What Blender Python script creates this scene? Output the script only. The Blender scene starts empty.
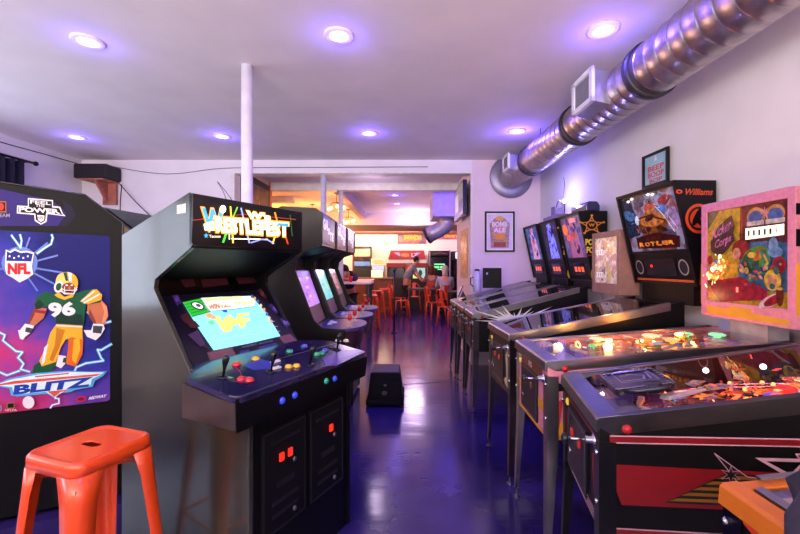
import bpy, bmesh, math, random
from mathutils import Vector, Matrix
SC = bpy.context.scene
COL = SC.collection
PI = math.pi
F, CX, CY, EYE = 400.0, 407.0, 266.0, 1.40      # focal length in pixels, vanishing point, eye height
V = Vector

# ------------------------------------------------------------------ materials
def lin(c):
    out = []
    for v in c[:3]:
        v = v / 255.0
        out.append(v / 12.92 if v <= 0.04045 else ((v + 0.055) / 1.055) ** 2.4)
    return (out[0], out[1], out[2], 1.0)
_mats = {}
def M(col, rough=0.5, metal=0.0, emit=0.0, noise=0.10, scale=9.0, bump=0.0, coat=0.0, ecol=None, nm='paint', spec=0.5):
    key = (tuple(col), rough, metal, emit, noise, scale, bump, coat, ecol, nm, spec)
    if key in _mats: return _mats[key]
    m = bpy.data.materials.new(nm); m.use_nodes = True
    nt = m.node_tree; b = nt.nodes['Principled BSDF']
    tc = nt.nodes.new('ShaderNodeTexCoord')
    n = nt.nodes.new('ShaderNodeTexNoise'); n.inputs['Scale'].default_value = scale; n.inputs['Detail'].default_value = 4
    nt.links.new(tc.outputs['Object'], n.inputs['Vector'])
    r = nt.nodes.new('ShaderNodeValToRGB'); c = lin(col)
    r.color_ramp.elements[0].position = 0.3; r.color_ramp.elements[1].position = 0.7
    r.color_ramp.elements[0].color = tuple(x * (1 - noise) for x in c[:3]) + (1,)
    r.color_ramp.elements[1].color = tuple(min(1, x * (1 + noise)) for x in c[:3]) + (1,)
    nt.links.new(n.outputs['Fac'], r.inputs['Fac'])
    nt.links.new(r.outputs['Color'], b.inputs['Base Color'])
    b.inputs['Roughness'].default_value = rough; b.inputs['Metallic'].default_value = metal
    b.inputs['Coat Weight'].default_value = coat; b.inputs['Coat Roughness'].default_value = 0.08
    b.inputs['Specular IOR Level'].default_value = spec
    if bump:
        bp = nt.nodes.new('ShaderNodeBump'); bp.inputs['Strength'].default_value = bump; bp.inputs['Distance'].default_value = 0.01
        nt.links.new(n.outputs['Fac'], bp.inputs['Height']); nt.links.new(bp.outputs['Normal'], b.inputs['Normal'])
    if emit:
        b.inputs['Emission Color'].default_value = lin(ecol or col); b.inputs['Emission Strength'].default_value = emit
        if ecol is None: nt.links.new(r.outputs['Color'], b.inputs['Emission Color'])
    _mats[key] = m; return m
def AM(palette, scale=14.0, emit=0.0, rough=0.3, dist=1.0, detail=3.0, nm='artwork', stretch=(1, 1, 1)):
    """printed artwork: warped cells of a palette"""
    key = ('AM', tuple(palette), scale, emit, rough, dist, detail, stretch)
    if key in _mats: return _mats[key]
    m = bpy.data.materials.new(nm); m.use_nodes = True
    nt = m.node_tree; b = nt.nodes['Principled BSDF']
    tc = nt.nodes.new('ShaderNodeTexCoord'); mp = nt.nodes.new('ShaderNodeMapping'); mp.inputs['Scale'].default_value = stretch
    nt.links.new(tc.outputs['Object'], mp.inputs['Vector'])
    n = nt.nodes.new('ShaderNodeTexNoise'); n.inputs['Scale'].default_value = scale * 0.45; n.inputs['Detail'].default_value = detail
    n.inputs['Distortion'].default_value = dist
    nt.links.new(mp.outputs['Vector'], n.inputs['Vector'])
    v = nt.nodes.new('ShaderNodeTexVoronoi'); v.inputs['Scale'].default_value = scale
    mx = nt.nodes.new('ShaderNodeVectorMath'); mx.operation = 'MULTIPLY_ADD'; mx.inputs[1].default_value = (0.12, 0.12, 0.12)
    nt.links.new(n.outputs['Color'], mx.inputs[0]); nt.links.new(mp.outputs['Vector'], mx.inputs[2])
    nt.links.new(mx.outputs['Vector'], v.inputs['Vector'])
    mt = nt.nodes.new('ShaderNodeMath'); mt.operation = 'MULTIPLY_ADD'; mt.inputs[1].default_value = 0.55
    mt2 = nt.nodes.new('ShaderNodeMath'); mt2.operation = 'MULTIPLY_ADD'; mt2.inputs[1].default_value = 0.75; mt2.inputs[2].default_value = -0.15
    sep = nt.nodes.new('ShaderNodeSeparateColor'); nt.links.new(v.outputs['Color'], sep.inputs['Color'])
    nt.links.new(n.outputs['Fac'], mt2.inputs[0]); nt.links.new(sep.outputs[0], mt.inputs[0]); nt.links.new(mt2.outputs[0], mt.inputs[2])
    r = nt.nodes.new('ShaderNodeValToRGB'); cr = r.color_ramp; cr.interpolation = 'LINEAR'
    k = len(palette)
    for i in range(k - 2): cr.elements.new(0.5)
    for i, c in enumerate(palette):
        cr.elements[i].position = i / (k - 1); cr.elements[i].color = lin(c)
    nt.links.new(mt.outputs[0], r.inputs['Fac']); nt.links.new(r.outputs['Color'], b.inputs['Base Color'])
    b.inputs['Roughness'].default_value = rough
    if emit:
        nt.links.new(r.outputs['Color'], b.inputs['Emission Color']); b.inputs['Emission Strength'].default_value = emit
    _mats[key] = m; return m
def glass_mat(tint=(235, 235, 240), rough=0.02, nm='glass', fac=0.0):
    key = ('G', tint, rough, fac)
    if key in _mats: return _mats[key]
    m = bpy.data.materials.new(nm); m.use_nodes = True; nt = m.node_tree
    for n in list(nt.nodes):
        if n.type != 'OUTPUT_MATERIAL': nt.nodes.remove(n)
    out = [n for n in nt.nodes if n.type == 'OUTPUT_MATERIAL'][0]
    t = nt.nodes.new('ShaderNodeBsdfTransparent'); t.inputs['Color'].default_value = lin(tint)
    g = nt.nodes.new('ShaderNodeBsdfGlossy'); g.inputs['Roughness'].default_value = rough; g.inputs['Color'].default_value = (0.9, 0.9, 0.9, 1)
    ge = nt.nodes.new('ShaderNodeNewGeometry'); dt = nt.nodes.new('ShaderNodeVectorMath'); dt.operation = 'DOT_PRODUCT'
    nt.links.new(ge.outputs['Normal'], dt.inputs[0]); nt.links.new(ge.outputs['Incoming'], dt.inputs[1])
    ab = nt.nodes.new('ShaderNodeMath'); ab.operation = 'ABSOLUTE'; nt.links.new(dt.outputs['Value'], ab.inputs[0])
    om = nt.nodes.new('ShaderNodeMath'); om.operation = 'SUBTRACT'; om.inputs[0].default_value = 1.0; nt.links.new(ab.outputs[0], om.inputs[1])
    pw = nt.nodes.new('ShaderNodeMath'); pw.operation = 'POWER'; pw.inputs[1].default_value = 5.0; nt.links.new(om.outputs[0], pw.inputs[0])
    fr = nt.nodes.new('ShaderNodeMath'); fr.operation = 'MULTIPLY_ADD'; fr.inputs[1].default_value = .94; fr.inputs[2].default_value = .04; nt.links.new(pw.outputs[0], fr.inputs[0])
    ns = nt.nodes.new('ShaderNodeTexNoise'); ns.inputs['Scale'].default_value = 25
    ad = nt.nodes.new('ShaderNodeMath'); ad.operation = 'MULTIPLY_ADD'; ad.inputs[1].default_value = 0.03; 
    nt.links.new(ns.outputs['Fac'], ad.inputs[0]); nt.links.new(fr.outputs[0], ad.inputs[2])
    mx = nt.nodes.new('ShaderNodeMixShader'); nt.links.new(ad.outputs[0], mx.inputs[0])
    nt.links.new(t.outputs[0], mx.inputs[1]); nt.links.new(g.outputs[0], mx.inputs[2]); nt.links.new(mx.outputs[0], out.inputs['Surface'])
    _mats[key] = m; return m

BLACK = M((6, 6, 8), 0.45, nm='black_laminate', spec=.25)
BLACKG = M((7, 7, 9), 0.2, nm='black_gloss')
DARK = M((26, 26, 30), 0.5, nm='dark_vinyl')
CHROME = M((190, 190, 195), 0.2, 1.0, nm='chrome')
STEEL = M((150, 150, 155), 0.33, 1.0, noise=0.15, nm='brushed_steel')
DSTEEL = M((95, 95, 100), 0.35, 1.0, noise=0.2, nm='worn_steel')
GLASS = glass_mat()
WHITE = M((225, 222, 220), 0.6, nm='white_paint')

# ------------------------------------------------------------------ mesh builder
class MB:
    def __init__(s, T=None):
        s.v = []; s.f = []; s.m = []; s.s = []; s.mats = []; s.T = T or Matrix()
    def mi(s, m):
        if m not in s.mats: s.mats.append(m)
        return s.mats.index(m)
    def add(s, vs, fs, mat, smooth=False):
        b = len(s.v); i = s.mi(mat)
        s.v += [s.T @ V(p) for p in vs]
        for f in fs: s.f.append([b + k for k in f]); s.m.append(i); s.s.append(smooth)
        return s
    def box(s, x0, x1, y0, y1, z0, z1, mat):
        vs = [(x, y, z) for x in (x0, x1) for y in (y0, y1) for z in (z0, z1)]
        return s.add(vs, [(0, 1, 3, 2), (4, 6, 7, 5), (0, 4, 5, 1), (2, 3, 7, 6), (0, 2, 6, 4), (1, 5, 7, 3)], mat)
    def obox(s, c, ax, ay, az, mat):     # oriented box, half-axis vectors
        c, ax, ay, az = V(c), V(ax), V(ay), V(az)
        vs = [c + ax * i + ay * j + az * k for i in (-1, 1) for j in (-1, 1) for k in (-1, 1)]
        return s.add(vs, [(0, 1, 3, 2), (4, 6, 7, 5), (0, 4, 5, 1), (2, 3, 7, 6), (0, 2, 6, 4), (1, 5, 7, 3)], mat)
    def prism(s, prof, y0, y1, mat, plane='xz', smooth=False):
        def P(a, b, t): return (a, t, b) if plane == 'xz' else ((a, b, t) if plane == 'xy' else (t, a, b))
        n = len(prof)
        vs = [P(a, b, y0) for a, b in prof] + [P(a, b, y1) for a, b in prof]
        fs = [tuple(range(n)), tuple(range(2 * n - 1, n - 1, -1))] + [(i, (i + 1) % n, n + (i + 1) % n, n + i) for i in range(n)]
        return s.add(vs, fs, mat, smooth)
    def loft(s, a, b, mat):               # between two point loops
        n = len(a)
        return s.add(list(a) + list(b), [tuple(range(n)), tuple(range(2 * n - 1, n - 1, -1))] + [(i, (i + 1) % n, n + (i + 1) % n, n + i) for i in range(n)], mat)
    def cyl(s, p0, p1, r0, mat, r1=None, n=16, caps=True, smooth=True):
        p0, p1 = V(p0), V(p1); r1 = r0 if r1 is None else r1
        d = (p1 - p0).normalized(); a = d.orthogonal().normalized(); b = d.cross(a)
        vs = []
        for p, r in ((p0, r0), (p1, r1)):
            for i in range(n):
                t = 2 * PI * i / n; vs.append(p + (a * math.cos(t) + b * math.sin(t)) * r)
        s.add(vs, [(i, (i + 1) % n, n + (i + 1) % n, n + i) for i in range(n)], mat, smooth)
        if caps:
            s.add(vs[:n], [tuple(range(n))], mat); s.add(vs[n:], [tuple(range(n))], mat)
        return s
    def tube(s, pts, r, mat, n=10, closed=False):
        pts = [V(p) for p in pts]; k = len(pts); rings = []
        rr = r if isinstance(r, (list, tuple)) else [r] * k
        up = None
        for i, p in enumerate(pts):
            d = (pts[(i + 1) % k] - pts[i - 1]) if closed or 0 < i < k - 1 else (pts[1] - pts[0] if i == 0 else pts[-1] - pts[-2])
            d.normalize()
            if up is None: up = d.orthogonal().normalized()
            up = (up - d * up.dot(d)).normalized(); b = d.cross(up)
            rings += [p + (up * math.cos(2 * PI * j / n) + b * math.sin(2 * PI * j / n)) * rr[i] for j in range(n)]
        fs = []
        for i in range(k if closed else k - 1):
            a, c = i * n, ((i + 1) % k) * n
            fs += [(a + j, a + (j + 1) % n, c + (j + 1) % n, c + j) for j in range(n)]
        if not closed: fs += [tuple(range(n)), tuple(range((k - 1) * n, k * n))]
        return s.add(rings, fs, mat, True)
    def lathe(s, prof, c, mat, n=20, axis=(0, 0, 1)):
        c = V(c); d = V(axis).normalized(); a = d.orthogonal().normalized(); b = d.cross(a); k = len(prof); vs = []
        for r, z in prof:
            vs += [c + d * z + (a * math.cos(2 * PI * j / n) + b * math.sin(2 * PI * j / n)) * max(r, 1e-5) for j in range(n)]
        fs = [(i * n + j, i * n + (j + 1) % n, (i + 1) * n + (j + 1) % n, (i + 1) * n + j) for i in range(k - 1) for j in range(n)]
        fs += [tuple(range(n)), tuple(range((k - 1) * n, k * n))]
        return s.add(vs, fs, mat, True)
    def ball(s, c, r, mat, n=12, m=8):
        r = r if isinstance(r, (tuple, list)) else (r, r, r); vs = []; fs = []
        for i in range(m + 1):
            t = PI * i / m
            for j in range(n):
                p = 2 * PI * j / n
                vs.append((c[0] + r[0] * math.sin(t) * math.cos(p), c[1] + r[1] * math.sin(t) * math.sin(p), c[2] + r[2] * math.cos(t)))
        for i in range(m):
            for j in range(n): fs.append((i * n + j, i * n + (j + 1) % n, (i + 1) * n + (j + 1) % n, (i + 1) * n + j))
        return s.add(vs, fs, mat, True)
    def build(s, name, parent=None, bevel=0.0, world=False, solid=0.0, seg=2):
        me = bpy.data.meshes.new(name)
        vs = s.v
        if world and parent is not None:
            inv = parent.matrix_basis.inverted(); vs = [inv @ p for p in vs]
        me.from_pydata([tuple(p) for p in vs], [], s.f)
        for m in s.mats: me.materials.append(m)
        for p, i, sm in zip(me.polygons, s.m, s.s): p.material_index = i; p.use_smooth = sm
        bm = bmesh.new(); bm.from_mesh(me); bmesh.ops.remove_doubles(bm, verts=bm.verts, dist=1e-6)
        bmesh.ops.recalc_face_normals(bm, faces=bm.faces); bm.to_mesh(me); bm.free()
        o = bpy.data.objects.new(name, me); COL.objects.link(o)
        if parent is not None: o.parent = parent
        if solid:
            md = o.modifiers.new('thickness', 'SOLIDIFY'); md.thickness = solid; md.offset = 0
        if bevel:
            md = o.modifiers.new('edges', 'BEVEL'); md.width = bevel; md.segments = seg; md.limit_method = 'ANGLE'; md.angle_limit = 0.7
            md.use_clamp_overlap = True
        return o

# ------------------------------------------------------------------ printed art on flat surfaces
_txt = {}
def text_mesh(body, off=0.02, shear=0.0):
    k = (body, off, shear)
    if k in _txt: return _txt[k]
    cu = bpy.data.curves.new('lettering', 'FONT'); cu.body = body; cu.offset = off; cu.shear = shear; cu.resolution_u = 3
    ob = bpy.data.objects.new('lettering', cu); COL.objects.link(ob)
    dg = bpy.context.evaluated_depsgraph_get()
    me = bpy.data.meshes.new_from_object(ob.evaluated_get(dg))
    vs = [(v.co.x, v.co.y) for v in me.vertices]; fs = [tuple(p.vertices) for p in me.polygons]
    bpy.data.objects.remove(ob); bpy.data.meshes.remove(me); bpy.data.curves.remove(cu)
    x0 = min(v[0] for v in vs); x1 = max(v[0] for v in vs); y0 = min(v[1] for v in vs); y1 = max(v[1] for v in vs)
    vs = [((x - x0) / (x1 - x0), (y - y0) / (y1 - y0)) for x, y in vs]
    _txt[k] = (vs, fs); return _txt[k]
class Art:
    """flat layered print; points are metres (u,v) on the surface, or pixels of the photo through px()"""
    def __init__(s, mb, O, U, W, N=None, eps=0.0004, k=None):
        s.mb = mb; s.O = V(O); s.U = V(U).normalized(); s.W = V(W).normalized(); s.N = V(N).normalized() if N else s.U.cross(s.W)
        s.e = 0.0008; s.eps = eps; s.k = k; s.sx = 1; s.sy = 1
    shear = 0.0
    def crop(s, x0, y0, sc): s.k = (x0, y0, sc); return s
    def size(s, w, h): s.sx, s.sy, s.k = w, h, None; return s
    def uv(s, p):
        if s.k is None: return (p[0] * s.sx, p[1] * s.sy + p[0] * s.sx * s.shear)
        x, y = s.k[0] + p[0] / s.k[2], s.k[1] + p[1] / s.k[2]
        d = V(((x - CX) / F, 1.0, (CY - y) / F)); c = V((0, 0, EYE))
        n = s.U.cross(s.W); t = (s.O - c).dot(n) / d.dot(n); q = c + d * t - s.O
        return (q.dot(s.U), q.dot(s.W))
    def P(s, uv): return s.O + s.U * uv[0] + s.W * uv[1] + s.N * s.e
    def poly(s, pts, mat):
        s.e += s.eps; q = [s.uv(p) for p in pts]
        s.mb.add([s.P(p) for p in q], [tuple(range(len(q)))], mat); return s
    def rect(s, x0, y0, x1, y1, mat): return s.poly([(x0, y0), (x1, y0), (x1, y1), (x0, y1)], mat)
    def ell(s, x, y, rx, ry, mat, n=18, rot=0):
        c, d = math.cos(rot), math.sin(rot)
        return s.poly([(x + rx * math.cos(t) * c - ry * math.sin(t) * d, y + rx * math.cos(t) * d + ry * math.sin(t) * c) for t in [2 * PI * i / n for i in range(n)]], mat)
    def star(s, x, y, rx, ry, mat, n=5, inner=0.42, a0=PI / 2):
        p = []
        for i in range(2 * n):
            k = 1 if i % 2 == 0 else inner; t = a0 + PI * i / n
            sg = -1 if s.k is not None else 1
            p.append((x + rx * k * math.cos(t), y + sg * ry * k * math.sin(t)))
        return s.poly(p, mat)
    def line(s, pts, w, mat):
        s.e += s.eps
        for a, b in zip(pts[:-1], pts[1:]):
            dx, dy = b[0] - a[0], b[1] - a[1]; L = math.hypot(dx, dy) or 1; nx, ny = -dy / L * w / 2, dx / L * w / 2
            ex, ey = dx / L * w * .3, dy / L * w * .3
            q = [(a[0] + nx - ex, a[1] + ny - ey), (b[0] + nx + ex, b[1] + ny + ey), (b[0] - nx + ex, b[1] - ny + ey), (a[0] - nx - ex, a[1] - ny - ey)]
            s.mb.add([s.P(s.uv(p)) for p in q], [(0, 1, 2, 3)], mat)
            s.e += 0.00001
        return s
    def text(s, body, quad, mat, off=0.02, shear=0.0):
        """quad: bottom-left, bottom-right, top-right, top-left"""
        s.e += s.eps; vs, fs = text_mesh(body, off, shear); a, b, c, d = quad
        out = []
        for x, y in vs:
            out.append(s.P(s.uv(((a[0] * (1 - x) + b[0] * x) * (1 - y) + (d[0] * (1 - x) + c[0] * x) * y,
                                 (a[1] * (1 - x) + b[1] * x) * (1 - y) + (d[1] * (1 - x) + c[1] * x) * y))))
        s.mb.add(out, fs, mat); return s
    def textr(s, body, x0, y0, x1, y1, mat, off=0.02, shear=0.0):
        if s.k is not None: return s.text(body, [(x0, y1), (x1, y1), (x1, y0), (x0, y0)], mat, off, shear)
        return s.text(body, [(x0, y0), (x1, y0), (x1, y1), (x0, y1)], mat, off, shear)

# ------------------------------------------------------------------ objects
def tag(o, label=None, cat=None, group=None, kind=None):
    if label: o['label'] = label
    if cat: o['category'] = cat
    if group: o['group'] = group
    if kind: o['kind'] = kind
    return o
def thing(name, label, cat, loc=(0, 0, 0), rz=0.0, group=None):
    o = bpy.data.objects.new(name, None); COL.objects.link(o); o.empty_display_size = 0.1
    o.matrix_basis = Matrix.Translation(V(loc)) @ Matrix.Rotation(rz, 4, 'Z')
    return tag(o, label, cat, group)
def struct(name, mb, bevel=0.0): return tag(mb.build(name, bevel=bevel), kind='structure')
def dup(root, loc, rz, label, group=None):
    def cp(o, par):
        c = o.copy(); COL.objects.link(c); c.parent = par
        for ch in list(o.children): cp(ch, c)
        return c
    r = root.copy(); COL.objects.link(r)
    r.matrix_basis = Matrix.Translation(V(loc)) @ Matrix.Rotation(rz, 4, 'Z')
    for ch in list(root.children): cp(ch, r)
    r['label'] = label
    if group: r['group'] = group
    return r
def at(px, py, d): return V(((px - CX) * d / F, d, EYE + (CY - py) * d / F))

cam = bpy.data.cameras.new('camera'); co = bpy.data.objects.new('camera', cam); COL.objects.link(co)
cam.sensor_width = 36; cam.lens = 18.0; cam.shift_x = -7 / 800; cam.shift_y = -1 / 800; cam.clip_start = 0.05
co.location = (0, 0, EYE); co.rotation_euler = (PI / 2, 0, 0); SC.camera = co
SC.view_settings.view_transform = 'Standard'; SC.view_settings.look = 'None'; SC.view_settings.gamma = 1; SC.view_settings.use_curve_mapping = False
SC.view_settings.exposure = 0.0
SC.cycles.use_denoising = True
SC.cycles.max_bounces = 7; SC.cycles.diffuse_bounces = 4; SC.cycles.glossy_bounces = 4; SC.cycles.transparent_max_bounces = 10
SC.cycles.sample_clamp_indirect = 5
# ================================================================== the room
ZC = 2.9
def rw(y): return 1.885 - 0.04 * (y - 5.66)
def wallmat(col, nm): return M(col, 0.75, noise=0.04, scale=3.0, bump=0.05, nm=nm)
WALLW = wallmat((226, 222, 226), 'white_wall')
CEIL = wallmat((236, 226, 228), 'ceiling_paint')
# floor : polished dark concrete with a film of wear
fm = bpy.data.materials.new('polished_floor'); fm.use_nodes = True
nt = fm.node_tree; b = nt.nodes['Principled BSDF']
tc = nt.nodes.new('ShaderNodeTexCoord'); n1 = nt.nodes.new('ShaderNodeTexNoise'); n1.inputs['Scale'].default_value = 1.3; n1.inputs['Detail'].default_value = 6
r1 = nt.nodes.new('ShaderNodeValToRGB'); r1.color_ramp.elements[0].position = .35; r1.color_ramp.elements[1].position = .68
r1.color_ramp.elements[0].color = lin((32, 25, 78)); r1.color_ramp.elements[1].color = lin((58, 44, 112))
r2 = nt.nodes.new('ShaderNodeMapRange'); r2.inputs['To Min'].default_value = .09; r2.inputs['To Max'].default_value = .24
n2 = nt.nodes.new('ShaderNodeTexNoise'); n2.inputs['Scale'].default_value = 1.0; n2.inputs['Detail'].default_value = 3
mp = nt.nodes.new('ShaderNodeMapping'); mp.inputs['Scale'].default_value = (1.6, 7.0, 1)
bp = nt.nodes.new('ShaderNodeBump'); bp.inputs['Strength'].default_value = .22; bp.inputs['Distance'].default_value = .012
L = nt.links.new
L(tc.outputs['Object'], n1.inputs['Vector']); L(tc.outputs['Object'], mp.inputs['Vector']); L(mp.outputs['Vector'], n2.inputs['Vector'])
L(n1.outputs['Fac'], r1.inputs['Fac']); L(r1.outputs['Color'], b.inputs['Base Color']); L(n1.outputs['Fac'], r2.inputs['Value']); L(r2.outputs['Result'], b.inputs['Roughness'])
L(n2.outputs['Fac'], bp.inputs['Height']); L(bp.outputs['Normal'], b.inputs['Normal'])
b.inputs['Specular IOR Level'].default_value = 1.0
m = MB(); m.box(-7.2, 4.2, -3.2, 14.7, -0.1, 0, fm); struct('floor', m)
SEAM = M((10, 9, 16), .5, nm='floor_joint')
m = MB(); m.loft([(-.3, 4.63, .0005), (-.3, 4.655, .0005), (-.3, 4.655, .0012), (-.3, 4.63, .0012)], [(.7, 4.9, .0005), (.7, 4.925, .0005), (.7, 4.925, .0012), (.7, 4.9, .0012)], SEAM); struct('trim_1', m)
m = MB(); m.box(-7.2, 4.2, -3.2, 14.7, ZC, ZC + .1, CEIL); struct('ceiling', m)
# left wall with a wide window (mostly out of the frame, its curtain shows)
m = MB(); x0, x1 = -4.75, -4.6
m.box(x0, x1, -3.2, .0, 0, ZC, WALLW).box(x0, x1, 4.35, 5.9, 0, ZC, WALLW).box(x0, x1, 0, 4.35, 0, .85, WALLW).box(x0, x1, 0, 4.35, 2.45, ZC, WALLW)
struct('wall_left', m)
m = MB()
for y in (0, 1.42, 2.86, 4.29): m.box(-4.72, -4.64, y, y + .06, .85, 2.45, WHITE)
m.box(-4.72, -4.64, 0, 4.35, .85, .91, WHITE).box(-4.72, -4.64, 0, 4.35, 2.39, 2.45, WHITE)
struct('window_1', m)
# street wall behind the camera with a shop window
m = MB()
m.box(-4.75, -3.6, -3.35, -3.2, 0, ZC, WALLW).box(1.6, 2.5, -3.35, -3.2, 0, ZC, WALLW).box(-3.6, 1.6, -3.35, -3.2, 0, .6, WALLW).box(-3.6, 1.6, -3.35, -3.2, 2.5, ZC, WALLW)
struct('wall_front', m)
m = MB()
for x in (-3.6, -1.9, -.2, 1.54): m.box(x, x + .06, -3.31, -3.24, .6, 2.5, BLACK)
struct('window_2', m)
m = MB()
m.add([(rw(-3.2), -3.2, 0), (rw(5.66), 5.66, 0), (rw(5.66), 5.66, ZC), (rw(-3.2), -3.2, ZC), (rw(-3.2) + .15, -3.2, 0), (rw(5.66) + .15, 5.66, 0), (rw(5.66) + .15, 5.66, ZC), (rw(-3.2) + .15, -3.2, ZC)],
      [(0, 1, 2, 3), (4, 5, 6, 7), (0, 1, 5, 4), (3, 2, 6, 7), (0, 3, 7, 4), (1, 2, 6, 5)], WALLW)
struct('wall_right', m)
PART = wallmat((232, 226, 232), 'partition_paint')
m = MB(); m.box(-4.6, -2.476, 5.66, 5.84, 0, ZC, PART); struct('wall_partition_left', m)
m = MB(); m.box(-2.476, .92, 5.66, 5.84, 2.73, ZC, PART); struct('trim_2', m)
m = MB(); m.box(-2.50, -2.44, 5.655, 5.85, 0, 2.73, WHITE).box(-2.44, .90, 5.655, 5.85, 2.71, 2.73, WHITE).box(.90, .925, 5.655, 5.67, 0, 2.73, WHITE); struct('trim_3', m)
m = MB(); m.box(.92, rw(5.66) + .15, 5.66, 7.36, 0, ZC, wallmat((226, 205, 212), 'jamb_paint')); struct('wall_partition_right', m)
m = MB(); m.box(-2.62, -2.476, 5.84, 7.17, 0, ZC, wallmat((205, 180, 170), 'stub_paint')); struct('wall_stub', m)
m = MB(); m.box(-2.62, -2.45, 7.17, 7.27, 0, ZC, M((214, 120, 52), .55, noise=.2, nm='orange_wood')); struct('trim_4', m)
m = MB(); m.box(-2.476, .92, 7.19, 7.36, 2.765, ZC, WHITE); struct('trim_5', m)
m = MB(); m.box(-7.2, -2.476, 8.7, 8.85, 2.78, ZC, WHITE); struct('trim_6', m)
m = MB(); m.box(-1.30, -1.15, 7.36, 11.1, 2.70, ZC, M((178, 150, 170), .6, nm='beam_paint')); struct('trim_7', m)
m = MB(); m.box(-7.2, 4.2, 11.1, 11.16, 2.54, ZC, PART).box(-7.2, 4.2, 11.16, 14.5, 2.54, 2.6, M((150, 108, 96), .8, nm='brown_soffit')); struct('ceiling_soffit', m)
m = MB(); m.box(-7.2, 4.2, 14.5, 14.65, 0, ZC, wallmat((238, 226, 214), 'back_wall_paint')); struct('wall_back', m)
m = MB(); m.box(-7.2, -7.05, 5.84, 14.5, 0, ZC, wallmat((235, 190, 140), 'warm_wall')); struct('wall_back_left', m)
m = MB(); m.box(4.05, 4.2, 5.84, 14.5, 0, ZC, WALLW); struct('wall_back_right', m)
m = MB(); m.box(-7.2, -4.6, 5.66, 5.84, 0, ZC, WALLW); struct('wall_kitchen', m)
m = MB(); m.box(rw(5.66) + .15, 4.2, 7.21, 7.36, 0, ZC, WALLW); struct('wall_side_room', m)
m = MB(); m.box(.53, 1.45, 8.2, 9.2, 2.42, ZC, M((190, 178, 214), .6, nm='duct_chase')); struct('ceiling_chase', m, bevel=.005)
# poles
lab = ['white painted steel pole rising in front of the partition opening', 'thin white pole standing under the partition header', 'thin white pole farthest back under the cross beam']
for i, y in enumerate((3.0, 5.75, 7.27)):
    t = thing('support_pole', lab[i], 'pole', (-1.2, y, 0), 0, 'steel support poles')
    z1 = (ZC, 2.71, 2.765)[i]
    m = MB(); m.cyl((0, 0, .012), (0, 0, z1), .042, M((222, 220, 236), .45, nm='pole_paint'), n=24); m.build('pole_shaft', t)
    m = MB(); m.box(-.09, .09, -.09, .09, 0, .012, WHITE); m.build('base_plate', t, bevel=.002)

# ================================================================== ceiling lights
def lamp(kind, name, loc, energy, col, **k):
    l = bpy.data.lights.new(name, kind); l.energy = energy; l.color = lin(col)[:3]
    o = bpy.data.objects.new(name, l); COL.objects.link(o); o.location = loc
    for a, v in k.items():
        if a == 'rot': o.rotation_euler = v
        else: setattr(l, a, v)
    return o
DISC = M((215, 210, 255), .4, emit=4.0, ecol=(205, 205, 255), nm='downlight_lens')
ring = M((235, 232, 240), .4, nm='downlight_trim')
spots = [(-2.127, 2.667, 'on the ceiling at the far left of the front row'), (-.442, 2.6, 'in the middle of the front ceiling row'), (1.245, 2.54, 'beside the ceiling duct in the front row'),
         (-3.84, 4.65, 'near the left wall above the black speaker'), (-2.135, 4.615, 'just left of the white pole'), (-.428, 4.51, 'between the white pole and the duct, back row'), (1.22, 4.44, 'beside the round duct flange'),
         (-.254, 8.45, 'nearest of three in the back room'), (-.24, 9.6, 'middle of three in the back room'), (-.23, 10.8, 'farthest of three in the back room'), (.95, 7.75, 'in front of the purple duct chase')]
dl0 = None
for i, (x, y, w) in enumerate(spots):
    lb = 'round white LED downlight ' + w
    if dl0 is None:
        dl0 = thing('ceiling_light', lb, 'ceiling light', (x, y, ZC), 0, 'round ceiling downlights')
        m = MB(); m.lathe([(.075, 0), (.098, 0), (.098, -.006), (.088, -.011), (.075, -.009)], (0, 0, 0), ring, n=32); m.build('trim_ring', dl0)
        m = MB(); m.lathe([(.0, -.013), (.04, -.012), (.076, -.007), (.076, -.001)], (0, 0, 0), DISC, n=32); m.build('lens', dl0)
    else: dup(dl0, (x, y, ZC), 0, lb, 'round ceiling downlights')
    pw = (6, 7, 12, 9, 9, 11, 24, 7, 6, 5, 20)[i]
    lamp('POINT', 'downlight_glow', (x, y, ZC - .10), pw * .38, (110, 84, 255), shadow_soft_size=.04)
    lamp('SPOT', 'downlight_beam', (x, y, ZC - .03), pw * 6, (108, 88, 255), shadow_soft_size=.06, spot_size=2.0, spot_blend=.9)
for x in (-2.1, -.44, 1.25):
    lamp('SPOT', 'downlight_beam', (x, .5, ZC - .03), 36, (112, 92, 255), shadow_soft_size=.06, spot_size=2.0, spot_blend=.9)
# left window daylight; behind the camera an added ceiling fill lamp aimed up
lamp('AREA', 'daylight_left_window', (-4.85, 2.1, 1.6), 100, (215, 225, 255), shape='RECTANGLE', size=1.5, size_y=4.2, rot=(0, -PI / 2 - .5, 0))
lamp('AREA', 'shop_window_ceiling_fill', (-1.4, -3.4, 1.6), 1150, (252, 234, 224), shape='RECTANGLE', size=5.0, size_y=1.8, rot=(PI / 2 + 1.36, 0, 0))
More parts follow.
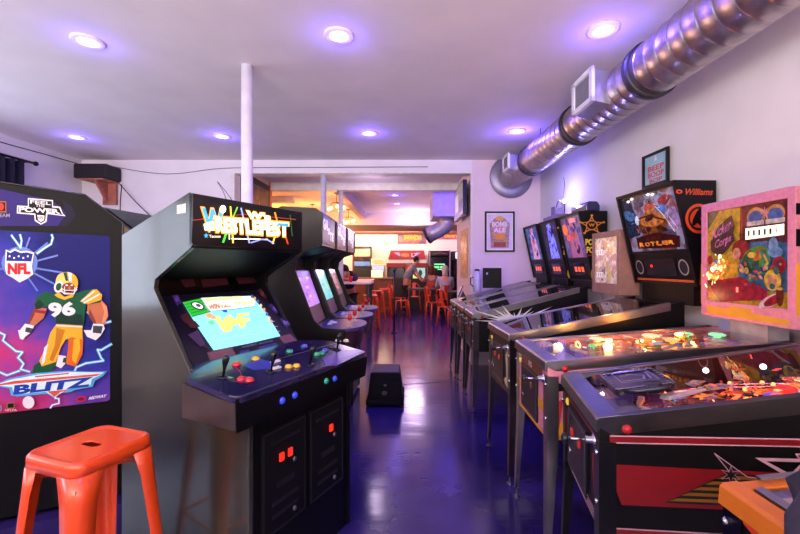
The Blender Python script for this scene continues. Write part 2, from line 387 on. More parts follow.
# warm lamps of the bar room, then added back room fills
lamp('AREA', 'bar_room_lamps', (-4.2, 9.5, 2.2), 220, (255, 150, 50), shape='DISK', size=1.2, rot=(PI, 0, 0))
lamp('POINT', 'bar_room_bulb', (-2.6, 12.2, 2.0), 140, (255, 205, 150), shadow_soft_size=.3)
lamp('AREA', 'back_wall_wash', (-1.6, 13.2, 2.45), 85, (255, 225, 190), shape='RECTANGLE', size=4.0, size_y=.2, rot=(1.15, 0, 0))
lamp('AREA', 'back_wall_wash', (1.5, 13.2, 2.45), 28, (255, 180, 215), shape='RECTANGLE', size=2.2, size_y=.2, rot=(1.15, 0, 0))
lamp('POINT', 'back_room_fill', (.2, 10.9, 2.3), 50, (235, 205, 250), shadow_soft_size=.25)  # added fill lamp without a fixture, brightens the back room
lamp('POINT', 'back_room_fill', (-.6, 6.5, 2.4), 14, (240, 215, 250), shadow_soft_size=.2)  # added fill for the ceiling between header and cross beam
lamp('SPOT', 'chase_spot', (.95, 7.4, 2.85), 24, (92, 52, 255), shadow_soft_size=.05, spot_size=2.2, spot_blend=.8, rot=(.9, 0, 0))
w = bpy.data.worlds.new('world'); SC.world = w; w.use_nodes = True
w.node_tree.nodes['Background'].inputs[0].default_value = lin((205, 215, 235)); w.node_tree.nodes['Background'].inputs[1].default_value = .5

# ================================================================== spiral duct
GALV = M((186, 176, 178), .34, 1.0, noise=.2, scale=16, nm='galvanised_steel')
GALD = M((60, 58, 66), .5, .6, nm='duct_band')
p_far, p_near = V((1.47, 5.65, 2.66)), V((1.635, .6, 2.66))
t = thing('spiral_duct', 'silver spiral ventilation duct hung under the ceiling along the right wall', 'duct', p_far)
ax = (p_near - p_far); Ld = ax.length; ax.normalize()
prof = []; z = 0.0
while z < Ld:
    prof += [(.168, z), (.168, z + .092), (.1705, z + .094), (.1705, z + .098), (.168, z + .1)]; z += .102
m = MB(); m.lathe(prof, p_far, GALV, n=40, axis=ax); m.build('duct_pipe', t, world=True)
m = MB(); m.lathe([(.172, -.01), (.30, -.01), (.305, 0), (.30, .012), (.172, .012)], p_far - ax * .012 + ax * .012, M((150, 146, 168), .45, .7, nm='flange'), n=40, axis=ax); m.build('wall_flange', t, world=True)
for s in (.85, 2.05, 3.05):
    m = MB(); m.lathe([(.170, s), (.184, s + .003), (.184, s + .055), (.170, s + .058)], p_far, GALD, n=40, axis=ax); m.build('joint_band', t, world=True)
side = ax.cross(V((0, 0, 1))); side = side if side.x < 0 else -side
for s, k in ((.62, .8), (2.66, 1.0)):
    c = p_far + ax * s + V((0, 0, -.03)); a = ax * .15 * k; bb = V((0, 0, .115 * k)); o_ = (side + V((0, 0, .25))).normalized()
    m = MB(); m.obox(c + o_ * .13, a, o_ * .12, bb, M((178, 178, 184), .35, .8, nm='collar')); bx = m.build('duct_collar', t, world=True, bevel=.003)
    f = c + o_ * .255; m = MB()
    w_ = M((228, 228, 232), .4, nm='grille_white')
    for sg in (-1, 1):
        m.obox(f + a * sg * .93, a * .14, o_ * .012, bb * 1.08, w_); m.obox(f + bb * sg * .93, a * 1.07, o_ * .012, bb * .15, w_)
    for q in range(-5, 6): m.obox(f - o_ * .004 + a * q * .15, a * .025, o_ * .006, bb * .85, M((120, 120, 128), .5, nm='grille_blade'))
    m.obox(f - o_ * .012, a * .9, o_ * .002, bb * .9, BLACK); m.build('air_grille', t, world=True)
for s in (1.3, 3.6):
    q = p_far + ax * s; m = MB(); m.cyl(q + V((-.06, 0, .15)), (q.x - .06, q.y, ZC), .004, DSTEEL, n=8); m.build('hanger_rod', t, world=True)
t = thing('elbow_duct', 'short silver duct elbow hanging from the purple chase', 'duct', (.85, 8.5, 2.42))
m = MB(); m.tube([(.85, 8.5, 2.42), (.85, 8.52, 2.34), (.80, 8.55, 2.25), (.70, 8.6, 2.18), (.58, 8.62, 2.12), (.46, 8.65, 2.06)], .165, M((190, 186, 196), .4, .6, noise=.2, nm='elbow_steel'), n=24); m.build('elbow_pipe', t, world=True)
m = MB(); m.tube([(.47, 8.645, 2.065), (.43, 8.66, 2.045)], .18, GALD, n=24); m.build('end_band', t, world=True)

# ================================================================== wall things
t = thing('wall_speaker', 'black loudspeaker lying on a wooden corner bracket high on the wall', 'speaker', (-4.24, 5.5, 2.56))
m = MB(); m.box(-.23, .21, -.15, .15, .02, .215, M((22, 20, 24), .6, nm='speaker_cabinet')); m.build('body', t, bevel=.02, seg=3)
m = MB(); m.box(-.20, .19, -.158, -.15, .035, .2, M((34, 30, 34), .9, bump=.6, scale=160, nm='speaker_cloth')); m.build('grille', t, bevel=.003)
t = thing('speaker_bracket', 'wooden triangular bracket under the black wall speaker', 'bracket', (-4.24, 5.64, 2.56))
wd = M((172, 104, 84), .6, noise=.25, nm='bracket_wood')
m = MB(); m.box(-.16, .16, -.28, .0, -.0, .02, wd); m.build('shelf_board', t, bevel=.002)
m = MB(); m.box(-.03, .16, -.03, .0, -.30, 0, wd); m.build('back_board', t, bevel=.002)
m = MB(); m.prism([(-.26, 0), (-.03, 0), (-.03, -.27), (-.10, -.2)], .02, .045, wd, 'yz'); m.build('brace', t, bevel=.002)
def cable(name, pts, r, label, mat=None):
    P = [V(p) for p in pts]; out = []
    for i in range(len(P) - 1):
        a, b_, c, d = P[max(i - 1, 0)], P[i], P[i + 1], P[min(i + 2, len(P) - 1)]
        for k in range(6):
            s = k / 6; out.append(.5 * ((2 * b_) + (-a + c) * s + (2 * a - 5 * b_ + 4 * c - d) * s * s + (-a + 3 * b_ - 3 * c + d) * s ** 3))
    out.append(P[-1]); m = MB(); m.tube(out, r, mat or BLACK, n=6); return tag(m.build(name), label, 'cable')
cable('cable', [(-4.59, 3.5, 2.83), (-4.59, 4.4, 2.80), (-4.59, 5.2, 2.82), (-4.5, 5.645, 2.80)], .006, 'thin dark cable sagging along the top of the left wall')
cable('cable', [(-4.2, 5.65, 2.81), (-3.4, 5.65, 2.70), (-2.6, 5.65, 2.78), (-1.6, 5.645, 2.79), (.3, 5.645, 2.80)], .005, 'thin grey cable looping across the partition header', M((120, 112, 116), .6, nm='grey_cable'))
cable('cable', [(-4.03, 5.65, 2.55), (-4.05, 5.65, 2.3), (-4.05, 5.64, 1.9)], .006, 'thin black cable running down below the wall speaker')
cable('cable', [(-4.05, 5.60, 2.58), (-3.8, 5.6, 2.3), (-3.55, 5.6, 2.06)], .006, 'slanting black cable right of the wall speaker')
cable('cable', [(-.83, 1.85, 1.69), (-.86, 1.87, 1.75), (-.9, 1.9, 1.80), (-.86, 1.93, 1.74), (-.84, 1.96, 1.69)], .0015, 'thin wire loop on top of the wrestling game cabinet')
t = thing('curtain_rod', 'black curtain rod with finial on the left wall', 'curtain rod', (-4.5, 4.2, 2.64))
m = MB(); m.cyl((0, -3.9, 0), (0, .62, 0), .014, BLACK, n=14); m.build('rod', t)
m = MB(); m.ball((0, .65, 0), .028, BLACK); m.build('finial', t)
m = MB(); m.box(-.1, 0, .52, .55, -.015, .015, BLACK); m.build('bracket', t, bevel=.002)
CLO = M((24, 24, 44), .9, noise=.15, bump=.2, nm='navy_curtain')
pts = []; n = 60
for i in range(n + 1): pts.append((-4.50 + .035 * math.sin(i * .9), 3.75 + .95 * i / n))
m = MB(); m.add([(x, y, 2.62) for x, y in pts] + [(x, y, .4) for x, y in pts], [(i, i + 1, n + 2 + i, n + 1 + i) for i in range(n)], CLO, True)
tag(m.build('curtain', solid=.004), 'dark navy curtain hanging beside the left wall window', 'curtain')

def frame(name, label, O, U, W, w, h, fw, fmat, draw, depth=.02, group=None):
    """picture frame : O = bottom-left corner"""
    O, U, W = V(O), V(U).normalized(), V(W).normalized(); N = U.cross(W)
    t = thing(name, label, 'picture', O, 0, group); m = MB()
    for a in (0, 1):
        m.obox(O + U * (fw / 2 + a * (w - fw)) + W * h / 2 + N * depth / 2, U * fw / 2, N * depth / 2, W * h / 2, fmat)
        m.obox(O + W * (fw / 2 + a * (h - fw)) + U * w / 2 + N * depth / 2, U * (w / 2 - fw), N * depth / 2, W * fw / 2, fmat)
    m.build('picture_frame', t, world=True, bevel=.001)
    m = MB(); A = Art(m, O + N * .004, U, W); m.add([O + N * .004, O + U * w + N * .004, O + U * w + W * h + N * .004, O + W * h + N * .004], [(0, 1, 2, 3)], M((235, 232, 228), .5, nm='print_paper'))
    A.size(w, h); draw(A); m.build('print', t, world=True)
    return t
def beep(A):
    A.rect(.08, .06, .92, .94, M((150, 196, 214), .5, nm='sky_print'))
    red = M((206, 60, 66), .5, nm='red_ink')
    A.ell(.5, .84, .035, .03, WHITE).line([(.5, .8), (.5, .9)], .02, WHITE).ell(.5, .78, .06, .035, WHITE)
    A.textr('BEEP', .2, .46, .82, .62, red, .03).textr('BOOP', .2, .27, .82, .43, red, .03).textr('BOP', .26, .1, .76, .23, red, .03)
O = V((rw(2.86) - .035, 3.22, 2.03)); Ow = V((rw(3.29) - .03, 3.29, 2.03))
frame('picture', 'small framed BEEP BOOP print on the right wall', Ow, (rw(2.985) - rw(3.29), -.305, 0), (0, 0, 1), .305, .265, .02, BLACK, beep)
def beer(A):
    A.rect(.09, .07, .91, .93, M((214, 196, 226), .5, nm='mauve_print'))
    A.poly([(.2, .1), (.8, .1), (.84, .7), (.66, .84), (.34, .84), (.16, .7)], AM([(70, 60, 110), (120, 60, 100), (200, 150, 80), (90, 120, 170), (230, 200, 170)], 60, dist=1))
    A.ell(.5, .83, .14, .06, M((220, 160, 60), .5, nm='ochre')); A.ell(.5, .6, .24, .15, M((200, 130, 170), .5, nm='rose'))
    A.textr('BOMB', .24, .62, .76, .75, WHITE, .03).textr('ALE', .3, .48, .7, .6, WHITE, .03)
    A.poly([(.27, .46), (.73, .46), (.62, .3), (.38, .3)], M((226, 140, 60), .5, nm='orange_ink')); A.rect(.3, .12, .7, .24, M((150, 60, 60), .5, nm='brick_ink'))
frame('picture', 'black framed beer poster on the partition wall', (1.10, 5.659, 1.60), (1, 0, 0), (0, 0, 1), .42, .57, .022, BLACK, beer)
# orange poster on the inner side of the opening, and the dark one on the stub wall
m = MB(); m.box(.905, .918, 6.05, 6.75, 1.22, 1.98, M((214, 150, 130), .5, nm='poster_paper')); A = Art(m, (.905, 6.75, 1.22), (0, -1, 0), (0, 0, 1), N=(-1, 0, 0)).size(.7, .76)
A.rect(.02, .02, .98, .98, AM([(230, 150, 90), (200, 80, 50), (230, 180, 70), (120, 60, 60), (240, 170, 140)], 16))
tag(m.build('wall_poster'), 'tall orange poster on the inner side of the opening below the television', 'poster')
m = MB(); m.box(-2.472, -2.45, 5.88, 7.14, 1.2, 2.82, BLACK); A = Art(m, (-2.45, 5.88, 1.2), (0, 1, 0), (0, 0, 1), N=(1, 0, 0)).size(1.26, 1.62)
A.rect(.05, .04, .95, .94, AM([(16, 8, 8), (30, 10, 10), (90, 36, 14), (14, 8, 10), (150, 90, 30)], 6)).star(.6, .55, .25, .25, M((210, 130, 40), .5, nm='ochre2'), 7)
tag(m.build('wall_poster'), 'dark poster with orange figure on the stub wall behind the nearest white pole', 'poster')
t = thing('wall_television', 'flat black television mounted high on the side of the opening', 'television', (.9, 6.2, 2.4))
m = MB(); m.box(.80, .86, 5.72, 6.75, 2.14, 2.64, BLACKG); m.build('tv_body', t, world=True, bevel=.006)
m = MB(); m.box(.86, .92, 6.1, 6.3, 2.3, 2.5, BLACK); m.build('wall_mount', t, world=True)
m = MB(); A = Art(m, (.80, 6.72, 2.165), (0, -1, 0), (0, 0, 1), N=(-1, 0, 0)).size(.98, .45)
A.rect(0, 0, 1, 1, M((120, 118, 104), .3, emit=.6, nm='tv_picture')).rect(.1, .2, .5, .8, M((180, 176, 150), .3, emit=.7, nm='tv_text')).rect(.55, .1, .95, .5, M((60, 70, 60), .3, emit=.4, nm='tv_dark'))
m.build('tv_screen', t, world=True)
# ================================================================== wrestling game cabinet (turned towards the camera)
un = math.hypot(1, .5); u = V((.5 / un, 1 / un, 0)); n_ = V((u.y, -u.x, 0)); Z = V((0, 0, 1))
B0 = V((-.5925, 1.5, 0)); WW = .66
def bp_(s, w, z): return B0 - n_ * s + u * w + Z * z          # s: metres back from the body front, w: across, z: up
LAM = M((60, 60, 52), .19, .4, noise=.55, scale=2.2, coat=.3, nm='scuffed_laminate')
t = thing('arcade_cabinet', 'big black wrestling arcade cabinet with four joysticks and glowing title sign', 'arcade machine', bp_(.4, .33, 0))
def sideprof(w, th, mat, mb):
    P = [(0, .06), (0, .84), (.0, .93), (.10, .965), (.34, .975), (.34, .962), (.583, 1.30), (.575, 1.34), (.333, 1.475), (.325, 1.49), (.325, 1.69), (.345, 1.705), (.83, 1.545), (.83, .04)]
    mb.loft([bp_(s, w, z) for s, z in P], [bp_(s, w + th, z) for s, z in P], mat)
m = MB(); sideprof(-.0, .02, LAM, m)
A = Art(m, bp_(0, 0, 0), -n_, Z, N=-u, k=(0, 130, 3.985))
A.poly([(706, 300), (742, 293), (742, 330), (706, 335)], M((196, 192, 186), .5, nm='paper_tag'))
t_side = m.build('side_panel', t, world=True, bevel=.002)
m = MB(); sideprof(WW - .02, .02, BLACK, m); m.build('side_panel', t, world=True, bevel=.002)
m = MB()
def slab(P, mat, w0=.02, w1=WW - .02, mb=None): (mb or m).loft([bp_(s, w0, z) for s, z in P], [bp_(s, w1, z) for s, z in P], mat)
slab([(.01, .06), (.01, .85), (.03, .85), (.03, .06)], BLACK); slab([(.345, 1.66), (.345, 1.695), (.82, 1.535), (.82, .1), (.80, .1), (.80, 1.5)], BLACK)
slab([(.03, .06), (.03, .1), (.8, .1), (.8, .06)], BLACK)
slab([(.34, 1.475), (.34, 1.49), (.62, 1.40), (.63, 1.34)], BLACK)                       # speaker shelf under the sign
m.build('body_shell', t, world=True)
# bezel and screen
BZ = M((20, 17, 34), .3, nm='bezel_card')
sl = V((0, 0, 0)); b0 = bp_(.335, .02, .985); b1 = bp_(.62, .02, 1.262)
W_b = (b1 - b0); Hb = W_b.length; W_b.normalize(); Nb = u.cross(W_b)
m = MB(); m.loft([b0, b1, b1 - Nb * .02, b0 - Nb * .02], [p + u * .62 for p in (b0, b1, b1 - Nb * .02, b0 - Nb * .02)], BZ)
A = Art(m, b0, u, W_b, N=Nb).crop(170, 280, 6.667)
pu = M((56, 42, 110), .35, nm='violet_print'); br = M((110, 70, 84), .35, nm='rose_card'); dk = M((70, 30, 40), .4, nm='maroon_print')
blu = M((52, 48, 150), .35, nm='blue_print')
A.poly([(245, 485), (410, 445), (445, 512), (275, 560)], br).poly([(722, 380), (800, 360), (860, 420), (770, 440)], br)
for q in range(6): A.line([(262 + q * 4, 495 + q * 9), (408 + q * 6, 458 + q * 9)], 2, M((150, 110, 120), .4, nm='card_text'))
A.poly([(115, 370), (180, 340), (235, 430), (200, 450)], M((70, 50, 90), .35, nm='plum')).line([(180, 340), (205, 400), (225, 440), (260, 460)], 3, br)
A.poly([(650, 170), (690, 150), (735, 215), (700, 230)], pu).poly([(725, 265), (760, 250), (800, 300), (770, 320)], pu).poly([(575, 70), (620, 55), (660, 110), (620, 130)], dk)
A.ell(700, 190, 18, 22, M((120, 90, 190), .35, nm='lilac')).ell(765, 285, 14, 20, M((110, 90, 180), .35, nm='lilac2')).ell(610, 95, 12, 18, M((120, 60, 70), .4, nm='brick3'))
A.poly([(5, 110), (50, 105), (75, 160), (40, 180)], pu).poly([(60, 250), (110, 225), (140, 280), (95, 300)], dk).ell(40, 135, 15, 18, M((100, 60, 150), .4, nm='lilac4')).poly([(105, 290), (160, 280), (195, 320), (130, 330)], dk)
A.poly([(455, 485), (520, 470), (530, 500), (462, 512)], blu).poly([(580, 455), (700, 425), (715, 450), (600, 478)], blu)
A.textr('BIG SHOW', 475, 438, 690, 452, M((150, 140, 190), .4, nm='pale_text'), .0) if False else A.text('INSERT COINS', [(475, 462), (680, 418), (680, 408), (475, 452)], M((150, 140, 190), .4, nm='pale_text'), .0)
A.poly([(200, 5), (370, -5), (385, 40), (215, 60)], dk).poly([(430, -10), (560, -10), (590, 25), (450, 35)], dk).poly([(60, 5), (150, 0), (165, 50), (95, 60)], dk)
m.build('screen_bezel', t, world=True)
sc = lambda c, e=.95, nm='screen': M(c, .15, emit=e, noise=.03, nm=nm)
m = MB(); A = Art(m, b0 + Nb * .004, u, W_b, N=Nb).crop(170, 280, 6.667)
A.poly([(85, 150), (203, 124), (330, 112), (545, 110), (645, 225), (735, 375), (520, 425), (290, 470), (180, 310)], sc((128, 214, 238)))
A.poly([(85, 150), (203, 124), (272, 214), (146, 250)], sc((40, 168, 50), .9, 'screen_green'))
for q in range(5): A.line([(92 + q * 14, 168 + q * 19), (215 + q * 14, 138 + q * 19)], 3, sc((20, 90, 40), .7, 'screen_dkgreen'))
A.ell(182, 175, 48, 24, sc((30, 40, 50), .4, 'screen_ink'), rot=.35).ell(182, 175, 38, 17, sc((235, 240, 235)), rot=.35).ell(186, 174, 18, 10, sc((70, 80, 90), .5), rot=.35)
A.poly([(203, 124), (225, 128), (270, 205), (250, 212)], sc((120, 150, 160)))
A.poly([(205, 124), (540, 110), (565, 150), (560, 182), (270, 215), (240, 180)], sc((214, 236, 214)))
A.text('NOW FIGHT TO', [(235, 152), (470, 128), (465, 110), (225, 128)], sc((214, 226, 60)), .03)
A.text('WIN', [(260, 205), (330, 195), (322, 160), (250, 172)], sc((216, 60, 50)), .04).text('TAG', [(335, 196), (405, 187), (398, 168), (330, 176)], sc((206, 50, 60)), .03)
A.text('TEAM EVENTS', [(420, 165), (555, 172), (545, 150), (415, 150)], sc((220, 200, 70)), .02).line([(270, 214), (430, 200), (560, 182)], 4, sc((70, 90, 170)))
A.poly([(335, 205), (375, 208), (378, 225), (350, 220)], sc((40, 80, 170)))
for q, (x, y) in enumerate([(560, 130), (580, 150), (600, 178), (622, 205), (640, 235), (655, 262), (668, 285), (540, 118)]): A.ell(x, y, 9, 12, sc([(200, 150, 90), (70, 90, 150), (214, 190, 150)][q % 3], .8))
for a, b_, c in (((150, 260), (400, 235), (640, 225)), ((205, 360), (450, 300), (690, 285)), ((240, 400), (470, 335), (712, 318)), ((262, 432), (480, 380), (725, 352))):
    A.line([a, b_, c], 3, sc((150, 160, 200), .9))
Y = sc((214, 232, 110), 1.0, 'screen_yellow')
A.poly([(285, 262), (320, 250), (352, 300), (350, 262), (395, 244), (430, 280), (440, 240), (518, 228), (520, 246), (470, 256), (478, 268), (520, 262), (528, 282), (490, 290), (500, 318), (468, 334), (440, 300), (425, 318), (412, 310), (400, 350), (352, 360)], Y)
A.poly([(222, 238), (262, 232), (310, 268), (280, 275), (240, 265)], sc((220, 160, 110))).poly([(240, 290), (275, 280), (290, 305), (265, 315)], sc((90, 220, 130)))
m.build('screen', t, world=True)
# title sign
m = MB(); s0 = bp_(.325, .012, 1.487); mw, mh = WW - .024, .205
m.loft([bp_(.322, .0, 1.485), bp_(.322, .0, 1.70), bp_(.345, .0, 1.70), bp_(.345, .0, 1.485)], [bp_(.322, WW, 1.485), bp_(.322, WW, 1.70), bp_(.345, WW, 1.70), bp_(.345, WW, 1.485)], BLACKG)
m.build('sign_box', t, world=True, bevel=.002)
E = lambda c, e, nm='sign_light': M(c, .3, emit=e, noise=.05, nm=nm)
m = MB(); A = Art(m, bp_(.3215, 0, 1.485), u, Z, N=n_, eps=.0003).crop(180, 200, 6.667)
A.poly([(90, 22), (760, 88), (765, 296), (75, 288)], M((16, 13, 12), .2, nm='sign_black'))
or_ = E((255, 160, 40), 1.3); wt = E((255, 250, 220), 3.0); ye = E((255, 214, 60), 1.3); bl = E((70, 170, 225), .9)
A.line([(85, 135), (420, 95), (770, 130)], 6, E((170, 60, 30), .35))
for a, b_, c, w_ in (((335, 45), (352, 285), (240, 230, 60), 11), ((380, 50), (350, 120), (110, 200, 80), 9), ((405, 55), (460, 285), (150, 170, 255), 10), ((305, 225), (285, 280), (60, 210, 70), 15), ((630, 85), (650, 160), (255, 150, 40), 10), ((640, 210), (615, 290), (250, 220, 60), 11), ((680, 180), (716, 292), (210, 60, 30), 10), ((730, 100), (745, 240), (50, 110, 50), 4)):
    A.line([a, b_], w_, E(c, .9))
A.line([(325, 225), (325, 262)], 5, wt).line([(340, 258), (580, 262)], 5, wt).line([(470, 285), (540, 262), (580, 266), (620, 290)], 9, E((150, 160, 250), .9))
A.text('W', [(140, 218), (300, 216), (290, 58), (128, 42)], or_, .07).text('W', [(148, 208), (292, 206), (284, 66), (138, 50)], bl, .05)
A.poly([(150, 160), (210, 140), (262, 150), (280, 205), (160, 205)], E((255, 235, 180), 1.4))
A.ell(280, 62, 20, 26, wt)
A.text('RESTLEFEST', [(228, 224), (724, 256), (724, 142), (216, 100)], or_, .09).text('RESTLEFEST', [(236, 214), (718, 244), (718, 152), (226, 110)], wt, .045)
A.text("W's", [(432, 130), (602, 142), (600, 90), (428, 62)], or_, .1).text("W's", [(438, 124), (596, 136), (594, 95), (434, 70)], wt, .05)
A.poly([(640, 152), (716, 156), (716, 180), (640, 172)], bl)
A.star(166, 238, 18, 20, bl).textr('Tecnos', 186, 232, 262, 252, E((230, 225, 190), .8), .03)
m.build('sign', t, world=True)
# control deck
c0 = V((-.597, 1.396, 0)); DW = .85
def dk_(s, w, z): return c0 - n_ * s + u * w + Z * z
DECK = M((34, 30, 70), .16, noise=.25, scale=5, coat=.5, nm='deck_overlay')
def outl(i, z0, zs):   # deck outline, rounded front corners
    r = .035 - i; P = []
    for cx, cy, a0 in ((r + i, r + i, 180), (r + i, DW - r - i, 90)):
        for k in range(5):
            a = math.radians(a0 + (90 * k / 4 if a0 == 180 else -90 * k / 4 + 0)) if a0 == 180 else math.radians(180 - 90 * k / 4)
            P.append((cx + r * math.cos(a), cy + r * (-math.sin(a) if a0 == 180 else math.sin(a)) * (1 if a0 == 180 else 1)))
    return P
fr = [(.035, 0)] ; 
pts = []
for k in range(6): a = PI / 2 * k / 5; pts.append((.035 - .035 * math.sin(a), .035 - .035 * math.cos(a)))
pts = pts + [(s, DW - w) for s, w in pts[::-1]]
pts = pts + [(.26, DW), (.36, WW + .095 - .02), (.37, .115), (.26, 0)]
top = [dk_(s, w, .936 + .155 * s) for s, w in pts]; low = [dk_(s, w, .936 + .155 * s - .022) for s, w in pts]
m = MB(); m.loft(low, top, DECK)
dO = dk_(0, 0, .936); dW = (-n_ + Z * .155).normalized()
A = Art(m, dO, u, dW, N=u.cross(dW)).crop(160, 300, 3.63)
A.poly([(305, 240), (360, 215), (420, 228), (400, 250), (340, 255)], blu).poly([(430, 205), (620, 150), (640, 156), (445, 215)], M((20, 16, 40), .2, nm='deck_dark_print'))  # blue patch and a dark strip in the deck print
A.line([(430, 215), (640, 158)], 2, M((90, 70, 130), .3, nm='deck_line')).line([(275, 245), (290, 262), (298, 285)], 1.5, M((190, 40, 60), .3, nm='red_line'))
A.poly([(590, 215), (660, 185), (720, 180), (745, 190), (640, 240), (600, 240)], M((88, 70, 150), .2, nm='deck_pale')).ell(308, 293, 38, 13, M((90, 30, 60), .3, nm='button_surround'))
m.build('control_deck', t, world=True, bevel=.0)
m = MB(); pts2 = [(s * .97 + .004, w) for s, w in pts]
m.loft([dk_(max(s, .006), min(max(w, .006), DW - .006), .818) for s, w in pts[:12]] + [dk_(.30, DW - .006, .818), dk_(.30, .006, .818)], [dk_(max(s, .006), min(max(w, .006), DW - .006), .914) for s, w in pts[:12]] + [dk_(.30, DW - .006, .95), dk_(.30, .006, .95)], M((44, 38, 36), .35, noise=.4, nm='deck_box_side'))
A = Art(m, dk_(.0055, 0, 0), u, Z, N=n_).crop(160, 300, 3.63); A.poly([(272, 364), (752, 204), (745, 275), (275, 486)], BLACK)
m.build('deck_box', t, world=True)
m = MB(); m.tube([p + n_ * 0 for p in top[:12]], .004, DSTEEL, n=6); m.build('deck_trim', t, world=True)
def on(px, py, lift=0):
    A = Art(MB(), dO, u, dW).crop(0, 0, 1); q = A.uv((px, py)); return dO + u * q[0] + dW * q[1] + A.N * (.001 + lift), A.N
def button(px, py, col, r=.014, name='push_button', e=0):
    p, N = on(px, py); cm = M(col, .25, emit=e, coat=.5, noise=.02, nm='button_plastic'); m = MB()
    m.lathe([(r * 1.25, 0), (r * 1.25, .004), (r, .006), (r * .95, .011), (r * .5, .0125), (0, .0125)], p, cm, axis=N, n=18); return m.build(name, t, world=True)
RED = (206, 24, 36); YEL = (226, 176, 40); GRN = (34, 150, 100)
for x, y, c in ((236.6, 365.3, RED), (241.5, 380, RED), (249.5, 381, RED), (255.6, 359.5, YEL), (288.6, 367.5, YEL), (296.4, 366.7, YEL), (289.5, 352, GRN), (317, 355, GRN), (322, 354, GRN), (304, 347, (70, 80, 180)), (325, 351, (60, 80, 180)), (338, 341.5, (200, 200, 190)), (346, 341.5, (200, 196, 170))): button(x, y, c)
for (x, y) in ((275.5, 362.5), (275.8, 369)):
    p, N = on(x, y); m = MB(); m.obox(p + N * .004, u * .024, dW * .010, N * .004, M((226, 228, 226), .3, nm='white_button')); m.build('start_button', t, world=True, bevel=.002)
for px, py in ((223, 377.5), (271, 372), (310, 365), (337, 350)):
    p, N = on(px, py); d = (N + V((.05, .02, .1))).normalized(); m = MB()
    m.lathe([(.022, 0), (.022, .002), (.012, .006), (.006, .008)], p, BLACKG, axis=N, n=18)
    m.lathe([(.0045, 0), (.0045, .03), (.0055, .032), (.008, .045), (.013, .066), (.0135, .078), (.009, .088), (0, .09)], p, BLACKG, axis=d, n=18)
    m.build('joystick', t, world=True)
# blue lit start buttons on the deck front, coin doors
Of = dk_(0, 0, 0)
def onf(px, py, O): A = Art(MB(), O, u, Z).crop(0, 0, 1); q = A.uv((px, py)); return O + u * q[0] + Z * q[1]
for x, y, c in ((282, 400.5, (50, 70, 220)), (294.4, 395, (50, 70, 220)), (326, 381, (30, 140, 110)), (334.4, 378.5, (50, 80, 220))):
    p = onf(x, y, Of); m = MB(); m.lathe([(.014, 0), (.014, .003), (.010, .005), (.010, .009), (0, .01)], p, M(c, .3, emit=.35, nm='blue_lens'), axis=n_, n=16); m.build('lit_button', t, world=True)
fO = bp_(.01, 0, 0)
LINE = M((26, 26, 30), .45, .3, nm='dark_metal_edge')
for k, (wc, zc) in enumerate(((.17, .58), (.45, .58))):
    m = MB(); cen = bp_(.005, wc + .02, zc - .05)
    m.obox(cen, u * .125, n_ * .006, Z * .21, M((9, 9, 11), .6, nm='coin_door_steel', spec=.2))
    q = cen + n_ * .007
    for sg in (-1, 1): m.obox(q + u * .12 * sg, u * .004, n_ * .002, Z * .205, LINE); m.obox(q + Z * .203 * sg, u * .124, n_ * .002, Z * .004, LINE)
    m.obox(q + Z * .155, u * .085, n_ * .004, Z * .006, LINE); m.obox(q - Z * .02, u * .05, n_ * .004, Z * .012, LINE); m.obox(q - Z * .09, u * .075, n_ * .003, Z * .008, LINE); m.obox(q - Z * .14, u * .075, n_ * .003, Z * .008, LINE)
    cd = m.build('coin_door', t, world=True, bevel=.001)
    for sg in ((-1, 1) if k == 0 else (1,)):
        m = MB(); r = q + Z * .085 + u * (.025 * sg); m.obox(r, u * .011, n_ * .006, Z * .016, M((255, 40, 24), .3, emit=1.3, nm='red_lamp')); o = m.build('coin_return', t, world=True, bevel=.001)
    for dz in (.045, -.165):
        m = MB(); m.lathe([(.010, 0), (.010, .005), (.007, .008), (0, .008)], q + u * .05 + Z * dz, STEEL, axis=n_, n=14); m.build('lock', t, world=True)
m = MB()
for s in (.06, .77):
    for w_ in (.06, .6): m.cyl(bp_(s, w_, 0), bp_(s, w_, .065), .02, DSTEEL)
m.build('foot', t, world=True)

# ================================================================== three matching cabinets further back
t = thing('arcade_cabinet', 'nearest of three matching black cabinets with round decks, beyond the wrestling game', 'arcade machine', (-.95, 3.15, 0), 0, 'matching black arcade cabinets')
X = lambda x: x + .95       # profile written in room x, local origin x = -.95
prof = [(-1.13, .02), (-.55, .02), (-.55, .80), (-.44, .84), (-.44, .945), (-.60, .955), (-.665, 1.01), (-.80, 1.37), (-.79, 1.44), (-.73, 1.50), (-.62, 1.535), (-.605, 1.56), (-.605, 1.775), (-.65, 1.815), (-.90, 1.83), (-.96, 1.80), (-1.13, 1.5)]
SIDEB = M((8, 7, 9), .4, nm='cabinet_vinyl', spec=.3)
for sy in (-.29, .272):
    m = MB(); m.prism([(X(a), b_) for a, b_ in prof], sy, sy + .018, SIDEB); m.build('side_panel', t, bevel=.003)
m = MB()
m.prism([(X(a), b_) for a, b_ in [(-1.11, .04), (-.56, .04), (-.56, .93), (-.70, .93), (-.87, 1.37), (-.87, 1.46), (-.62, 1.545), (-.62, 1.56), (-.66, 1.56), (-.66, 1.79), (-.90, 1.81), (-.95, 1.78), (-1.11, 1.5)]], -.272, .272, BLACK); m.build('body_shell', t)
m = MB(); m.prism([(X(-.62), 1.548), (X(-.612), 1.548), (X(-.612), 1.79), (X(-.66), 1.80), (X(-.66), 1.548)], -.27, .27, BLACKG)
A = Art(m, (X(-.612), -.26, 1.56), (0, 1, 0), (0, 0, 1), N=(1, 0, 0)).size(.52, .21)
wl = M((235, 232, 230), .4, emit=.7, nm='white_sign_letter')
